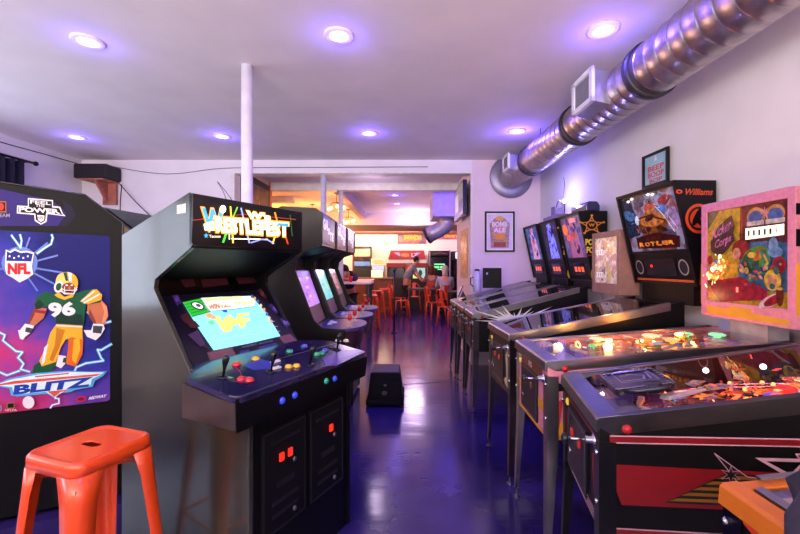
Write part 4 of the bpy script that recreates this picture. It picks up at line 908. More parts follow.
    for k in range(7):
        x_, y_ = rnd.uniform(.34, L - .25), rnd.choice((-1, 1)) * rnd.uniform(h * .3, h * .85); c = base(x_, y_) + Nn * min(.034, hmax(x_)); a_ = rnd.uniform(0, PI)
        du = pU * math.cos(a_) + V((0, 1, 0)) * math.sin(a_); dv = Nn.cross(du); s1, s2 = rnd.uniform(.03, .07), rnd.uniform(.015, .035); m = MB()
        P = [du * s1 - dv * s2, du * s1 * .8 + dv * s2, -du * s1 * .5 + dv * s2 * 1.4, -du * s1 - dv * s2 * .4]
        m.loft([c + p for p in P], [c + p + Nn * .002 for p in P], AM([(200, 60, 50), (230, 190, 80), (40, 60, 130), (220, 220, 210), (60, 130, 110)], 40 + seed, emit=.12 * gstr)); m.build('plastic_shield', t)
    if era == 'modern':
        for k in range(2):
            y_ = (-.17, .15)[k]; m = MB(); P = [base(.36, y_) + Nn * .012, base(.55, y_ * .95) + Nn * .03, base(.8, y_ * .6) + Nn * .036, base(.98, y_ * .1) + Nn * .03, base(1.04, -y_ * .4) + Nn * .03]
            for dd in (-.018, .018): m.tube([p + V((0, dd, 0)) for p in P], .003, CHROME, n=6)
            m.build('wire_ramp', t)
    for k in range(bulbs):
        x_, y_ = rnd.uniform(.4, L - .12), rnd.uniform(-h * .8, h * .8); c = base(x_, y_) + Nn * min(.03, hmax(x_) * .8); m = MB()
        m.ball(tuple(c), .008, M(rnd.choice([glow, (255, 190, 110), glow]), .3, emit=14 * gstr, nm='lamp_bulb'), n=8, m=6); m.build('bulb', t)
    # glass
    m = MB(); gz = lambda x_: zb - .004 + slope * x_
    m.add([(.06, -h + .026, gz(.06)), (L, -h + .026, gz(L)), (L, h - .026, gz(L)), (.06, h - .026, gz(.06))], [(0, 1, 2, 3)], GLASS); m.build('cover_glass', t)
    # front : coin door, start button, plunger
    m = MB(); zc = (zbot + zb) / 2 - .03; cd = M((30, 28, 34), .4, .4, noise=.2, nm='coin_door_steel3')
    m.box(-.008, .001, -.13, .15, zc - .13, zc + .115, cd)
    e_ = M((96, 92, 110), .35, .8, nm='door_edge')
    m.box(-.011, -.008, -.125, .145, zc + .10, zc + .106, e_).box(-.011, -.008, -.125, .145, zc - .124, zc - .118, e_).box(-.011, -.008, -.125, -.119, zc - .12, zc + .1, e_).box(-.011, -.008, .139, .145, zc - .12, zc + .1, e_)
    cdo = m.build('coin_door', t)
    for y_ in (-.045, .065):
        m = MB(); m.box(-.016, -.008, y_ - .012, y_ + .012, zc + .02, zc + .05, M((170, 40, 30) if seed not in (2, 4) else (120, 80, 60), .3, emit=.25 if seed not in (2, 4) else 0, nm='coin_lens')); m.build('coin_slot', cdo, bevel=.002)
    m = MB(); m.lathe([(.012, 0), (.012, .006), (0, .007)], (-.008, .11, zc - .06), CHROME, axis=(-1, 0, 0), n=14); m.build('lock', cdo)
    m = MB(); m.lathe([(.016, 0), (.016, .006), (.011, .008), (0, .011)], (0, .19, zb - .10), M((230, 200, 60), .35, emit=.2, nm='start_lens'), axis=(-1, 0, 0), n=16); m.build('start_button', t)
    m = MB(); pz_ = zb - .095; m.lathe([(.022, 0), (.022, .006), (.012, .010), (.012, .03)], (0, -h + .055, pz_), CHROME, axis=(-1, 0, 0), n=16); m.cyl((-.03, -h + .055, pz_), (-.085, -h + .055, pz_), .005, CHROME, n=10)
    m.lathe([(.008, .085), (.016, .09), (.018, .10), (.012, .108), (0, .11)], (0, -h + .055, pz_), M((20, 20, 24), .3, nm='plunger_knob'), axis=(-1, 0, 0), n=16); m.build('plunger', t)
    # legs : bent steel angles
    lg = legcol or M((72, 68, 78), .34, 1.0, noise=.25, nm='leg_steel')
    for sx in (0, 1):
        for sy in (-1, 1):
            m = MB(); X_, Y_ = (-.003, Lbk + .003)[sx], sy * (h + .003); ox, oy = (-.012, .012)[sx], sy * .006; top = zbot + .30 if sx == 0 else zbot + .34; wt, wb = .052, .026
            dx = 1 if sx == 0 else -1; dy = -sy; V0 = []
            lev = [(top, 0, wt), (zbot - .02, .0, wt), (zbot - .08, .06, wt * .95), (.05, 1, wb)]
            for z_, f, ww in lev: V0 += [(X_ + ox * f + dx * ww, Y_ + oy * f, z_), (X_ + ox * f, Y_ + oy * f, z_), (X_ + ox * f, Y_ + oy * f + dy * ww, z_)]
            m.add(V0, [(i * 3 + j, i * 3 + j + 1, (i + 1) * 3 + j + 1, (i + 1) * 3 + j) for i in range(3) for j in range(2)], lg); leg = m.build('leg', t, solid=.003)
            m = MB(); fx, fy = X_ + ox + dx * .01, Y_ + oy + dy * .01; m.lathe([(.022, 0), (.022, .006), (.012, .012), (.006, .014), (.006, .06)], (fx, fy, 0), DSTEEL, n=14); m.build('leveler', leg)
            for z_ in (top - .04, zbot + .10): m = MB(); m.ball((X_ - .004 * dx, Y_ + dy * .012, z_), (.009, .009, .009), CHROME, n=8, m=6); m.build('bolt', leg)
    # head
    bw = (boxw or w + .06) / 2; bx0 = L; bt, bb = boxtop, boxbot; box = box or BLACK
    if era == 'modern':
        fr = lambda z_: bx0 + lean * (bt - z_) / (bt - bb); bk = bx0 + boxd + .02
        pr = [(fr(bb), bb), (fr(bt), bt), (bk, bt), (bk, bb)]
        m = MB()
        for s in (-1, 1): y0, y1 = sorted((s * bw, s * (bw - .02))); m.prism(pr, y0, y1, box)
        m.prism([(fr(bt), bt), (bk, bt), (bk, bt - .02), (fr(bt) + .004, bt - .02)], -bw + .02, bw - .02, box); m.prism([(fr(bb), bb), (bk, bb), (bk, bb + .02), (fr(bb), bb + .02)], -bw + .02, bw - .02, box)
        m.box(bk - .02, bk, -bw + .02, bw - .02, bb + .02, bt - .02, box)
        if sideart:
            for s in (-1, 1):
                A = Art(m, (bx0, s * bw, bb), (1, 0, 0), (0, 0, 1), N=(0, s, 0)); A.size(boxd, bt - bb); sideart(A)
        m.build('backbox', t)
        fU = V((0, -1, 0)); fW = V((fr(bt) - fr(bb), 0, bt - bb)); Hh = fW.length; fW.normalize(); fN = fU.cross(fW)
        if fN.x > 0: fN = -fN
        fO = V((fr(bb), bw, bb)) - fN * .018
        sp = .215 if dmd else .10
        m = MB(); m.obox(fO + fU * bw + fW * (sp / 2 + .02) , fU * (bw - .021), fN * .008, fW * (sp / 2), boxface or BLACK)
        A = Art(m, fO + fN * .009 + fU * .02 + fW * .02, fU, fW, N=fN).size(2 * bw - .04, sp)
        if boxface is None: A.rect(0.02, .02, .98, .1, M((200, 90, 40), .35, nm='flame_ink')) if seed == 3 else None
        for x_ in (.12, .88): A.ell(x_, .5, .075, .26, M((190, 190, 196), .3, .6, nm='speaker_ring') if seed == 3 else M((40, 40, 46), .4, nm='speaker_ring2')).ell(x_, .5, .06, .21, M((24, 24, 28), .8, nm='speaker_cloth2'))
        A.rect(.24, .22, .76, .80, M((34, 26, 34), .15, nm='score_window'))
        if glow and dmd:
            for q in range(3 if seed != 3 else 1): A.rect(.30 + q * .16, .38, .40 + q * .16, .62, M((255, 90, 40), .3, emit=1.2 if seed != 3 else .3, nm='score_digits')) if seed != 3 else A.ell(.36, .55, .02, .05, M((255, 40, 40), .3, emit=1.5, nm='red_dot'))
        m.build('score_panel', t)
        m = MB(); gO = fO + fU * .035 + fW * (sp + .035); gw, gh = 2 * bw - .07, Hh - sp - .07
        m.obox(gO + fU * gw / 2 + fW * gh / 2 - fN * .003, fU * gw / 2, fN * .003, fW * gh / 2, BLACK)
        A = Art(m, gO, fU, fW, N=fN).size(gw, gh); bglass(A); m.build('backglass', t)
        m = MB(); fm2 = M((20, 20, 24), .3, nm='head_moulding')
        c = gO + fU * gw / 2 + fW * gh / 2
        for s in (-1, 1): m.obox(c + fU * s * (gw / 2 + .006), fU * .007, fN * .006, fW * (gh / 2 + .012), fm2); m.obox(c + fW * s * (gh / 2 + .006), fU * (gw / 2), fN * .006, fW * .007, fm2)
        m.build('glass_frame', t)
        m = MB(); m.box(bx0 + lean + .02, bk - .02, -bw + .06, bw - .06, ztop(Lbk) - .03, bb, BLACK); m.build('neck', t)
    else:
        m = MB(); bk = bx0 + boxd; th2 = .04
        for s in (-1, 1): y0, y1 = sorted((s * bw, s * (bw - th2))); m.box(bx0, bk, y0, y1, bb, bt, box)
        m.box(bx0, bk, -bw + th2, bw - th2, bt - .05, bt, box).box(bx0, bk, -bw + th2, bw - th2, bb, bb + .09, box).box(bk - .02, bk, -bw + th2, bw - th2, bb + .09, bt - .05, box)
        if sideart:
            for s in (-1, 1): A = Art(m, (bx0, s * bw, bb), (1, 0, 0), (0, 0, 1), N=(0, s, 0)); A.size(boxd, bt - bb); sideart(A)
        if frontart: A = Art(m, (bx0, bw, bb), (0, -1, 0), (0, 0, 1), N=(-1, 0, 0)); A.size(2 * bw, bt - bb); frontart(A)
        m.build('backbox', t, bevel=.003)
        m = MB(); gO = V((bx0 + .012, bw - th2, bb + .09)); gw, gh = 2 * (bw - th2), bt - bb - .14
        m.obox(gO + V((.004, -gw / 2, gh / 2)), V((0, gw / 2, 0)), V((.003, 0, 0)), V((0, 0, gh / 2)), BLACK)
        A = Art(m, gO, (0, -1, 0), (0, 0, 1), N=(-1, 0, 0)).size(gw, gh); bglass(A); m.build('backglass', t)
        m = MB(); m.box(bx0 + .03, bk - .03, -.12, .12, ztop(Lbk) - .03, bb, M((150, 146, 150), .5, noise=.3, nm='neck_metal')); m.build('neck', t)
    return t

# ---- art of each machine
def stripes_side(A, L, sl, zb, z0):
    rd = M((112, 9, 17), .4, nm='side_red'); pk = M((190, 150, 160), .4, nm='side_pinstripe'); mu = M((122, 82, 16), .4, nm='side_mustard'); bk = M((8, 8, 10), .4, nm='side_black')
    h = zb - z0; A.size(1, 1); z = lambda q: q - z0 - .028; A.shear = .055
    A.rect(.03, z(.852), L, z(.878), pk).rect(.03, z(.856), L, z(.874), rd); A.rect(.05, z(.555), L, z(.58), pk).rect(.05, z(.559), L, z(.576), rd)
    A.poly([(.035, z(.785)), (.50, z(.775)), (.56, z(.74)), (.56, z(.655)), (.065, z(.655)), (.045, z(.71))], rd)
    A.poly([(.19, z(.668)), (.36, z(.765)), (.60, z(.765)), (.60, z(.668))], bk)
    for q in range(5): zz = .675 + q * .019; xx = .205 + q * .033; A.poly([(xx, z(zz)), (xx + .022, z(zz + .010)), (.60, z(zz + .010)), (.60, z(zz))], mu)
    A.line([(.33, z(.83)), (.42, z(.76)), (.50, z(.75)), (.55, z(.77))], .002, pk).line([(.33, z(.83)), (.36, z(.79)), (.41, z(.72)), (.40, z(.70)), (.42, z(.69))], .002, pk)
    A.star(.375, z(.765), .03, .03, pk, 6, .35).star(.375, z(.765), .026, .026, bk, 6, .35)
    A.poly([(.44, z(.82)), (.60, z(.82)), (.55, z(.765)), (.535, z(.775)), (.565, z(.81)), (.47, z(.81)), (.54, z(.77)), (.53, z(.762))], pk)
    A.poly([(.545, z(.836)), (1.0, z(.84)), (1.0, z(.70)), (.565, z(.70)), (.575, z(.79)), (.56, z(.81))], pk).poly([(.552, z(.831)), (.995, z(.835)), (.995, z(.705)), (.572, z(.705)), (.582, z(.79)), (.565, z(.812))], rd)
    A.rect(.63, z(.795), .80, z(.815), pk).rect(.635, z(.799), .795, z(.811), bk).rect(.63, z(.735), .80, z(.76), bk)
def stripes_front(A):
    rd = M((112, 9, 17), .4, nm='side_red'); pk = M((190, 150, 160), .4, nm='side_pinstripe'); mu = M((122, 82, 16), .4, nm='side_mustard')
    A.rect(0, .9, 1, .93, rd).poly([(.0, .75), (.16, .7), (.12, .3), (0, .28)], rd).poly([(1, .75), (.84, .7), (.88, .3), (1, .28)], rd)
    for q in range(4): A.rect(.3, .03 + q * .035, .95, .045 + q * .035, pk)
def pink_side(A, L, sl, zb, z0):
    mu = M((214, 150, 30), .5, nm='mustard'); bk = M((14, 12, 14), .5, nm='stencil_black'); rd = M((170, 40, 50), .5, nm='stencil_red')
    A.size(1, 1); h = zb - z0; A.poly([(.0, .0), (.12, .0), (.30, h * .3), (1.1, h * .3), (1.1, h * .5), (.2, h * .5), (.08, h * .2), (0, h * .3)], mu)
    A.rect(.05, h * .62, .28, h * .72, bk).poly([(.02, h * .1), (.05, h * .1), (.07, h * .5), (.02, h * .5)], rd)
def pink_front(A):
    mu = M((214, 150, 30), .5, nm='mustard'); bk = M((14, 12, 14), .5, nm='stencil_black')
    A.poly([(0, 0), (.1, 0), (.1, .35), (.9, .35), (1, .0), (1, .3), (.95, .5), (.05, .5), (0, .4)], mu); A.rect(.0, .0, 1, .06, mu)
    A.rect(.0, .84, .86, 1.0, M((110, 54, 40), .5, nm='brown_trim')).textr('FG', .10, .87, .2, .96, WHITE, .03).textr('FG', .45, .87, .55, .96, WHITE, .03)
def pink_glass(A):
    k = lambda c, e=.30, n='glass_ink': M(tuple(v * .8 for v in c), .2, emit=e * .4, noise=.5, scale=34, nm=n)
    A.rect(0, 0, 1, 1, k((196, 160, 40))); A.poly([(0, 1), (.18, 1), (.0, .8)], k((70, 90, 60)))
    A.poly([(.44, .5), (1, .5), (1, 1), (.46, 1)], k((110, 40, 40))); A.poly([(.42, .15), (1, .15), (1, .60), (.62, .66), (.45, .5)], k((70, 110, 150)))
    A.rect(.47, .68, .48, .98, k((190, 60, 50)))
    for x in (.64, .86): A.ell(x, .88, .10, .09, k((200, 140, 70))).ell(x, .87, .085, .065, k((70, 100, 160))).rect(x - .1, .79, x + .1, .835, k((210, 200, 180)))
    A.star(.75, .90, .05, .07, k((210, 140, 130)), 8); A.rect(.5, .63, .98, .79, k((80, 34, 34))); A.poly([(.53, .655), (.955, .675), (.955, .775), (.53, .77)], M((250, 236, 206), .3, emit=1.0, nm='reel_window'))
    for q, d in enumerate('1111 19'.replace(' ', '')):
        x = .56 + q * .062; A.textr(d, x, .69, x + .022, .745, k((70, 50, 60), 0), .0)
    A.poly([(.06, .66), (.14, .80), (.30, .90), (.36, .93), (.40, .80), (.38, .74), (.40, .66), (.32, .58), (.24, .52), (.16, .50), (.07, .56)], k((60, 30, 46)))
    tx = k((190, 110, 150), .35); A.text('Kicker', [(.08, .68), (.36, .78), (.36, .90), (.11, .80)], tx, .03, .2).text('Corps', [(.13, .55), (.36, .63), (.36, .74), (.13, .67)], tx, .03, .2)
    rd = k((150, 30, 36)); gr = k((90, 150, 50)); dg = k((40, 90, 60)); fl = k((214, 150, 110)); yw = k((220, 190, 60)); bl = k((60, 90, 170))
    A.ell(.48, .56, .11, .10, rd).ell(.43, .52, .05, .06, fl); A.ell(.66, .46, .17, .12, gr, rot=.4).ell(.60, .42, .10, .12, dg, rot=-.3).ell(.70, .50, .08, .04, k((200, 110, 50)), rot=.7).ell(.62, .50, .05, .03, yw)
    A.line([(.74, .52), (.80, .44), (.74, .34), (.62, .28), (.56, .22), (.50, .24)], .06, k((70, 140, 110))).line([(.76, .50), (.80, .42), (.72, .33), (.60, .27)], .02, yw)
    A.ell(.86, .58, .05, .08, k((120, 160, 190))).ell(.88, .52, .08, .05, k((110, 150, 190))).ell(.92, .40, .07, .08, rd)
    A.ell(.08, .40, .045, .12, fl).ell(.07, .46, .04, .05, rd).ell(.16, .38, .05, .08, k((110, 160, 190)))
    A.ell(.14, .14, .06, .06, k((60, 120, 60))).ell(.10, .10, .05, .05, k((190, 70, 40)))
    A.poly([(.03, .22), (.50, .28), (.80, .16), (.80, .07), (.22, .0), (.18, .04)], k((150, 16, 44), .35)).rect(.44, .12, .465, .17, M((255, 80, 70), .3, emit=4, nm='red_lamp2'))
    A.ell(.86, .26, .09, .10, yw).ell(.86, .24, .05, .07, fl).ell(.86, .20, .03, .03, k((40, 110, 80))).ell(.84, .06, .14, .05, k((220, 190, 196)), rot=.5).ell(.87, .07, .11, .04, rd, rot=.5).ell(.94, .12, .04, .10, k((110, 40, 30)))
    for q in range(26):
        r = random.Random(q); A.ell(r.uniform(.45, .97), r.uniform(.18, .42), r.uniform(.01, .045), r.uniform(.01, .03), k(r.choice([(190, 70, 60), (220, 180, 90), (60, 110, 90), (210, 150, 130), (60, 70, 120)])), rot=r.uniform(0, 3), n=9)
    # lamps glowing behind the glass
    for q in range(60):
        r = random.Random(q + 99); c = ((.26, .40, .09, .12), (.18, .28, .09, .06))[q % 2]; x = r.gauss(c[0], c[2] * .6); y = r.gauss(c[1], c[3] * .6)
        x = min(max(x, .05), .42); A.ell(x, y, r.uniform(.008, .03), r.uniform(.008, .03), M(r.choice([(255, 120, 40), (255, 190, 90), (255, 90, 40), (255, 230, 170)]), .3, emit=r.choice((.8, 1.2, 2.2)), nm='lamp_glow'), n=7, rot=r.uniform(0, 3))
def head3_side(A):
    o = M((196, 66, 26), .4, nm='orange_ink'); A.text('Williams', [(.28, .86), (.98, .86), (1.0, .92), (.30, .92)], o, .02, .2); A.ell(.14, .89, .08, .02, o).ell(.14, .89, .04, .01, BLACK)
    for rr in (1, .8): A.ell(.63, .64, .34 * rr, .14 * rr, o if rr == 1 else M((30, 10, 10), .4, nm='dragon_dark'), n=22)
    A.ell(.63, .64, .22, .09, o).ell(.60, .66, .16, .05, BLACK, rot=.5).ell(.62, .62, .10, .03, BLACK, rot=-.4)
    for q in range(9): r = random.Random(q); x = r.uniform(.66, .92); A.poly([(x - .06, .02), (x + .06, .02), (x + r.uniform(-.06, .05), r.uniform(.2, .46))], o if q % 2 else M((120, 30, 16), .4, nm='ember_ink'))
def glass3(A):
    k = lambda c, e=.16, n='glass_ink': M(c, .15, emit=e * .7, noise=.6, scale=30, nm=n)
    A.rect(0, 0, 1, 1, AM([(16, 30, 60), (40, 70, 110), (120, 60, 50), (150, 160, 190), (50, 30, 60), (200, 110, 80)], 13, emit=.16)); A.poly([(0, 1), (.2, 1), (.25, .3), (0, .25)], k((20, 44, 74)))
    A.ell(.10, .68, .13, .09, k((60, 120, 170)), rot=-.6).ell(.26, .56, .06, .10, k((190, 210, 230), .4)).ell(.55, .76, .13, .08, k((180, 90, 60)))
    A.ell(.80, .82, .12, .08, k((150, 60, 60)), rot=.5).ell(.72, .68, .10, .10, k((90, 130, 190))).ell(.92, .50, .08, .2, k((150, 130, 170)))
    A.ell(.53, .47, .27, .21, k((110, 60, 26), .22)).ell(.53, .55, .24, .13, k((176, 110, 50), .3)).ell(.50, .58, .10, .05, k((70, 30, 20)), rot=.4).line([(.30, .60), (.50, .62), (.76, .50)], .03, k((70, 34, 20)))
    A.ell(.40, .38, .10, .05, k((60, 26, 18)), rot=.3).ell(.68, .37, .10, .04, k((60, 26, 18)), rot=-.4).ell(.50, .68, .12, .035, k((200, 130, 60)), rot=.3).poly([(.30, .62), (.22, .80), (.36, .70)], k((150, 150, 170))).poly([(.76, .56), (.90, .72), (.80, .48)], k((160, 150, 170)))
    for q in range(40):
        r = random.Random(q + 7); a = r.uniform(0, 3); x, y, s = r.uniform(.08, .95), r.uniform(.26, .95), r.uniform(.02, .07); A.poly([(x + s * math.cos(a), y + s * math.sin(a) * .8), (x + s * .3 * math.cos(a + 1.6), y + s * .3 * math.sin(a + 1.6)), (x - s * math.cos(a + .3), y - s * math.sin(a + .3) * .8)], k(r.choice([(150, 90, 60), (90, 120, 170), (190, 190, 210), (60, 30, 40), (200, 110, 60), (40, 60, 100)])))
    A.poly([(.2, .06), (.95, .04), (.98, .22), (.60, .32), (.2, .26)], k((56, 14, 14)))
    for q, ch in enumerate('ROTLER'): A.text(ch, [(.24 + q * .108, .09 + .004 * q), (.335 + q * .108, .09), (.345 + q * .108, .165), (.25 + q * .108, .17)], k((226, 130, 40), .55, 'title_amber'), .06)
    for x, y in ((.30, .97), (.62, .97), (.70, .95), (.22, .94)): A.star(x, y, .05, .03, M((255, 246, 226), .3, emit=1.6, nm='lamp_hot'), 6, .4)
    A.line([(.93, .30), (.80, .60), (.70, .75)], .015, k((210, 210, 220), .3)).line([(.99, .34), (.86, .62)], .012, k((190, 190, 210), .3))
def flame_front(A): A.rect(0, 0, 1, 1, AM([(10, 8, 12), (20, 12, 18), (60, 26, 20), (150, 70, 30), (20, 16, 30)], 9)); A.ell(.5, .5, .2, .3, M((180, 176, 160), .4, nm='bone_ink')).ell(.5, .45, .12, .2, BLACK)
def head5_side(A):
    o = M((206, 130, 40), .4, nm='badge_gold'); bk = BLACK; A.star(.5, .80, .46, .135, o).star(.5, .80, .36, .10, bk).ell(.5, .80, .22, .07, o).ell(.5, .80, .18, .055, bk)
    A.text('W', [(.38, .78), (.62, .78), (.62, .825), (.38, .825)], o, .05)
    for q in range(5): a = PI / 2 + q * 2 * PI / 5; A.ell(.5 + .46 * math.cos(a), .80 + .135 * math.sin(a), .05, .015, o)
    ye = M((226, 200, 60), .4, nm='letter_yellow'); A.textr('POLICE', .06, .52, 1.3, .60, ye, .04) if False else A.textr('POLICE', .26, .52, .98, .61, ye, .05)
    A.textr('FORCE', .30, .41, .98, .50, ye, .05).rect(.36, .37, .9, .39, M((170, 30, 40), .4, nm='red_rule')); A.ell(.75, .12, .3, .12, M((190, 160, 40), .4, nm='figure_gold')).ell(.85, .25, .16, .06, M((190, 160, 40), .4, nm='figure_gold'))
def mk_glass(pal, pal2, e, words=None):
    def f(A):
        A.rect(0, 0, 1, 1, AM(pal, 20, emit=e * .7)); A.poly([(.25, .0), (.8, .0), (.75, .5), (.6, 1), (.35, .95), (.3, .4)], AM(pal2, 30, emit=e * .8))
        for q in range(18): r = random.Random(q + len(pal) * 5); A.ell(r.uniform(.1, .9), r.uniform(.08, .92), r.uniform(.02, .09), r.uniform(.02, .10), M(r.choice(pal + pal2), .2, emit=e * .6, noise=.5, scale=30, nm='glass_figure'), n=9, rot=r.uniform(0, 3))
        if words: A.textr(words, .1, .05, .9, .2, M(pal2[-1], .3, emit=e, nm='glass_title'), .04)
    return f
def side5(A, L, sl, zb, z0):
    A.size(1, 1); wht = M((235, 235, 226), .45, noise=.1, nm='burst_white'); cx, cz = .40, .285
    for q in range(19):
        a = PI * (q - .5) / 18; Lr = (.22, .14, .18, .12)[q % 4] * (.75 + 1.5 * abs(math.cos(a))); w_ = .024 * (.6 + .4 * abs(math.sin(a)))
        A.poly([(cx - w_ * math.sin(a), cz + w_ * math.cos(a)), (cx + w_ * math.sin(a), cz - w_ * math.cos(a)), (cx + Lr * math.cos(a), cz + max(Lr * math.sin(a), -.01) * .62)], wht)
    A.ell(cx, cz, .055, .05, wht).ell(cx, cz, .032, .028, M((60, 70, 150), .4, nm='burst_blue'))
def side3(A, L, sl, zb, z0):
    A.size(1, 1); wht = M((206, 200, 170), .5, nm='bone_side')
    for q in range(6): r = random.Random(q); x = .05 + q * .18; A.poly([(x, .05), (x + .05, .12), (x + .02, .2), (x + .08, .3), (x + .11, .2), (x + .07, .1)], wht if q % 2 else M((190, 130, 50), .5, nm='amber_side'))
def front3(A):
    A.poly([(0, 0), (1, 0), (1, 1), (0, 1)], M((20, 14, 20), .4, nm='front_dark')); A.ell(.12, .55, .09, .3, M((190, 176, 120), .5, nm='bone_side')).ell(.12, .5, .05, .2, BLACK).poly([(.7, .2), (.85, .3), (.8, .7), (.95, .9), (.98, .4), (.9, .1)], M((206, 196, 150), .5, nm='bone_side'))
PINK = M((206, 128, 144), .6, noise=.12, scale=40, bump=.1, nm='pink_speckle')
pf1 = AM([(20, 14, 24), (60, 30, 30), (30, 40, 90), (120, 50, 40), (50, 30, 60)], 11, rough=.25); pf2 = AM([(190, 130, 70), (220, 170, 100), (170, 90, 60), (230, 200, 150), (120, 80, 90)], 8, rough=.25)
pf3 = AM([(20, 24, 50), (40, 50, 90), (90, 80, 120), (30, 26, 50), (120, 90, 90)], 8, rough=.25)
# 1 nearest
pinball('nearest black pinball machine with red and mustard stripes on its side', (.675, 1.57, 0), math.radians(-10), w=.545, zb=.905, slope=.185, L=1.13, Lbk=1.22, zbot=.53, side=stripes_side, front=stripes_front, rail=DSTEEL, legcol=M((20, 20, 24), .3, .5, nm='black_leg'), pitch=.05,
        pfmat=pf1, apron=M((84, 76, 130), .3, noise=.2, nm='violet_apron'), bglass=mk_glass([(30, 16, 20), (90, 30, 30), (40, 40, 80)], [(160, 60, 40), (220, 140, 60), (80, 60, 110)], .3), lean=.10, glow=(255, 90, 40), nglow=8, gstr=1.0, seed=1, bulbs=9, boxw=.60, boxd=.17)
# 2 pink
pinball('pink pinball machine with yellow stencil marks and a colourful lit backglass', (.666, 2.155, 0), math.radians(-.5), w=.54, zb=.95, slope=.083, L=1.13, Lbk=1.20, zbot=.58, era='em', cab=PINK, side=pink_side, front=pink_front, pfmat=pf2,
        box=PINK, bglass=pink_glass, boxtop=1.77, boxbot=1.105, boxw=.60, boxd=.17, glow=(255, 170, 80), nglow=12, gstr=1.3, seed=2, bulbs=8, legcol=STEEL, 
        frontart=lambda A: A.poly([(.08, .02), (.95, .02), (.95, .06), (.6, .075), (.6, .105), (.36, .11), (.36, .085), (.08, .09)], M((206, 150, 30), .5, nm='mustard')),
        sideart=lambda A: A.rect(0, .80, 1, .88, BLACK).rect(0, .58, 1, .70, BLACK).poly([(0, .1), (1, .1), (1, .5), (.0, .46)], M((214, 150, 30), .5, nm='mustard')))
# 3 black with wide wedge head
pinball('black pinball machine with orange dragon head art, between the pink machine and a wood-framed one', (.655, 2.845, 0), math.radians(2.2), w=.55, zb=.96, slope=.19, L=1.035, Lbk=1.15, zbot=.56, side=side3, front=front3, pfmat=pf3, apron=M((120, 112, 150), .3, noise=.2, nm='grey_apron'),
        bglass=glass3, sideart=head3_side, lean=.16, boxtop=1.95, boxbot=1.265, boxw=.66, boxd=.262, glow=(255, 160, 90), nglow=4, gstr=.5, seed=3)
# 4 recessed wood framed machine
WOOD = M((150, 110, 92), .55, noise=.18, scale=14, nm='pale_wood')
def glass4(A): A.rect(0, 0, 1, 1, AM([(60, 120, 110), (200, 190, 90), (180, 110, 130), (230, 220, 190), (70, 70, 100), (190, 110, 60)], 22, emit=.2)); k = M((236, 230, 214), .3, emit=.3, nm='card_face'); A.rect(.05, .62, .38, .74, k).rect(.05, .12, .38, .24, k).textr('1111', .08, .64, .35, .72, DARK, .0).textr('1111', .08, .14, .35, .22, DARK, .0).ell(.62, .82, .03, .02, M((255, 220, 150), .3, emit=3, nm='warm_lamp')).rect(.74, .66, .80, .78, M((255, 120, 60), .3, emit=1.5, nm='orange_lamp'))
pinball('short wood-framed pinball machine tucked between two black ones', (1.16, 3.50, 0), 0, w=.47, zb=.93, slope=.08, L=.57, Lbk=.68, zbot=.58, era='em', cab=M((40, 34, 36), .5, nm='dark_wood'), box=WOOD, bglass=glass4, boxtop=1.70, boxbot=1.16, boxw=.48, boxd=.17, seed=4, nglow=2, gstr=.3, pfmat=pf3, playdark=True)
# 5-7 row at the end of the wall
g5 = mk_glass([(40, 24, 66), (90, 70, 120), (120, 100, 150), (40, 16, 36)], [(90, 70, 130), (150, 110, 170), (210, 90, 50), (120, 110, 160)], .5)
def g5b(A): g5(A); A.ell(.2, .72, .12, .14, M((255, 110, 40), .3, emit=.9, nm='flame_glass')).ell(.3, .5, .1, .08, M((220, 80, 50), .3, emit=.7, nm='flame_glass2')).rect(.5, .86, .8, .96, M((236, 130, 130), .3, emit=.7, nm='rose_glass'))
g6 = mk_glass([(10, 8, 30), (20, 16, 60), (16, 10, 40)], [(40, 30, 130), (90, 90, 230), (150, 160, 255), (50, 40, 170)], .8)
g7 = mk_glass([(20, 20, 60), (50, 110, 170), (60, 50, 120), (20, 16, 40)], [(90, 110, 190), (200, 190, 235), (230, 90, 110), (150, 130, 210)], .7)
pinball('black pinball machine with gold star badge on its head and white sunburst on its side', (.645, 4.12, 0), 0, w=.52, zb=.935, slope=.255, L=1.0, Lbk=1.1, zbot=.57, side=side5, front=stripes_front, pfmat=pf3, bglass=g5b, sideart=head5_side, lean=.15, boxtop=1.93, boxbot=1.24, boxw=.55, boxd=.26, glow=(255, 80, 60), nglow=5, gstr=.8, seed=5)
pinball('black pinball machine with deep blue backglass, middle of the three by the partition', (.63, 4.70, 0), 0, w=.52, zb=.935, slope=.255, L=1.0, Lbk=1.1, zbot=.57, pfmat=pf3, bglass=g6, lean=.15, boxtop=1.93, boxbot=1.24, boxw=.55, boxd=.24, glow=(255, 80, 60), nglow=4, gstr=.8, seed=7)
pinball('black pinball machine farthest along the wall, right against the partition', (.61, 5.29, 0), 0, w=.52, zb=.935, slope=.255, L=1.0, Lbk=1.1, zbot=.57, pfmat=pf3, bglass=g7, lean=.15, boxtop=1.93, boxbot=1.24, boxw=.55, boxd=.22, glow=(255, 80, 80), nglow=4, gstr=.8, seed=9)
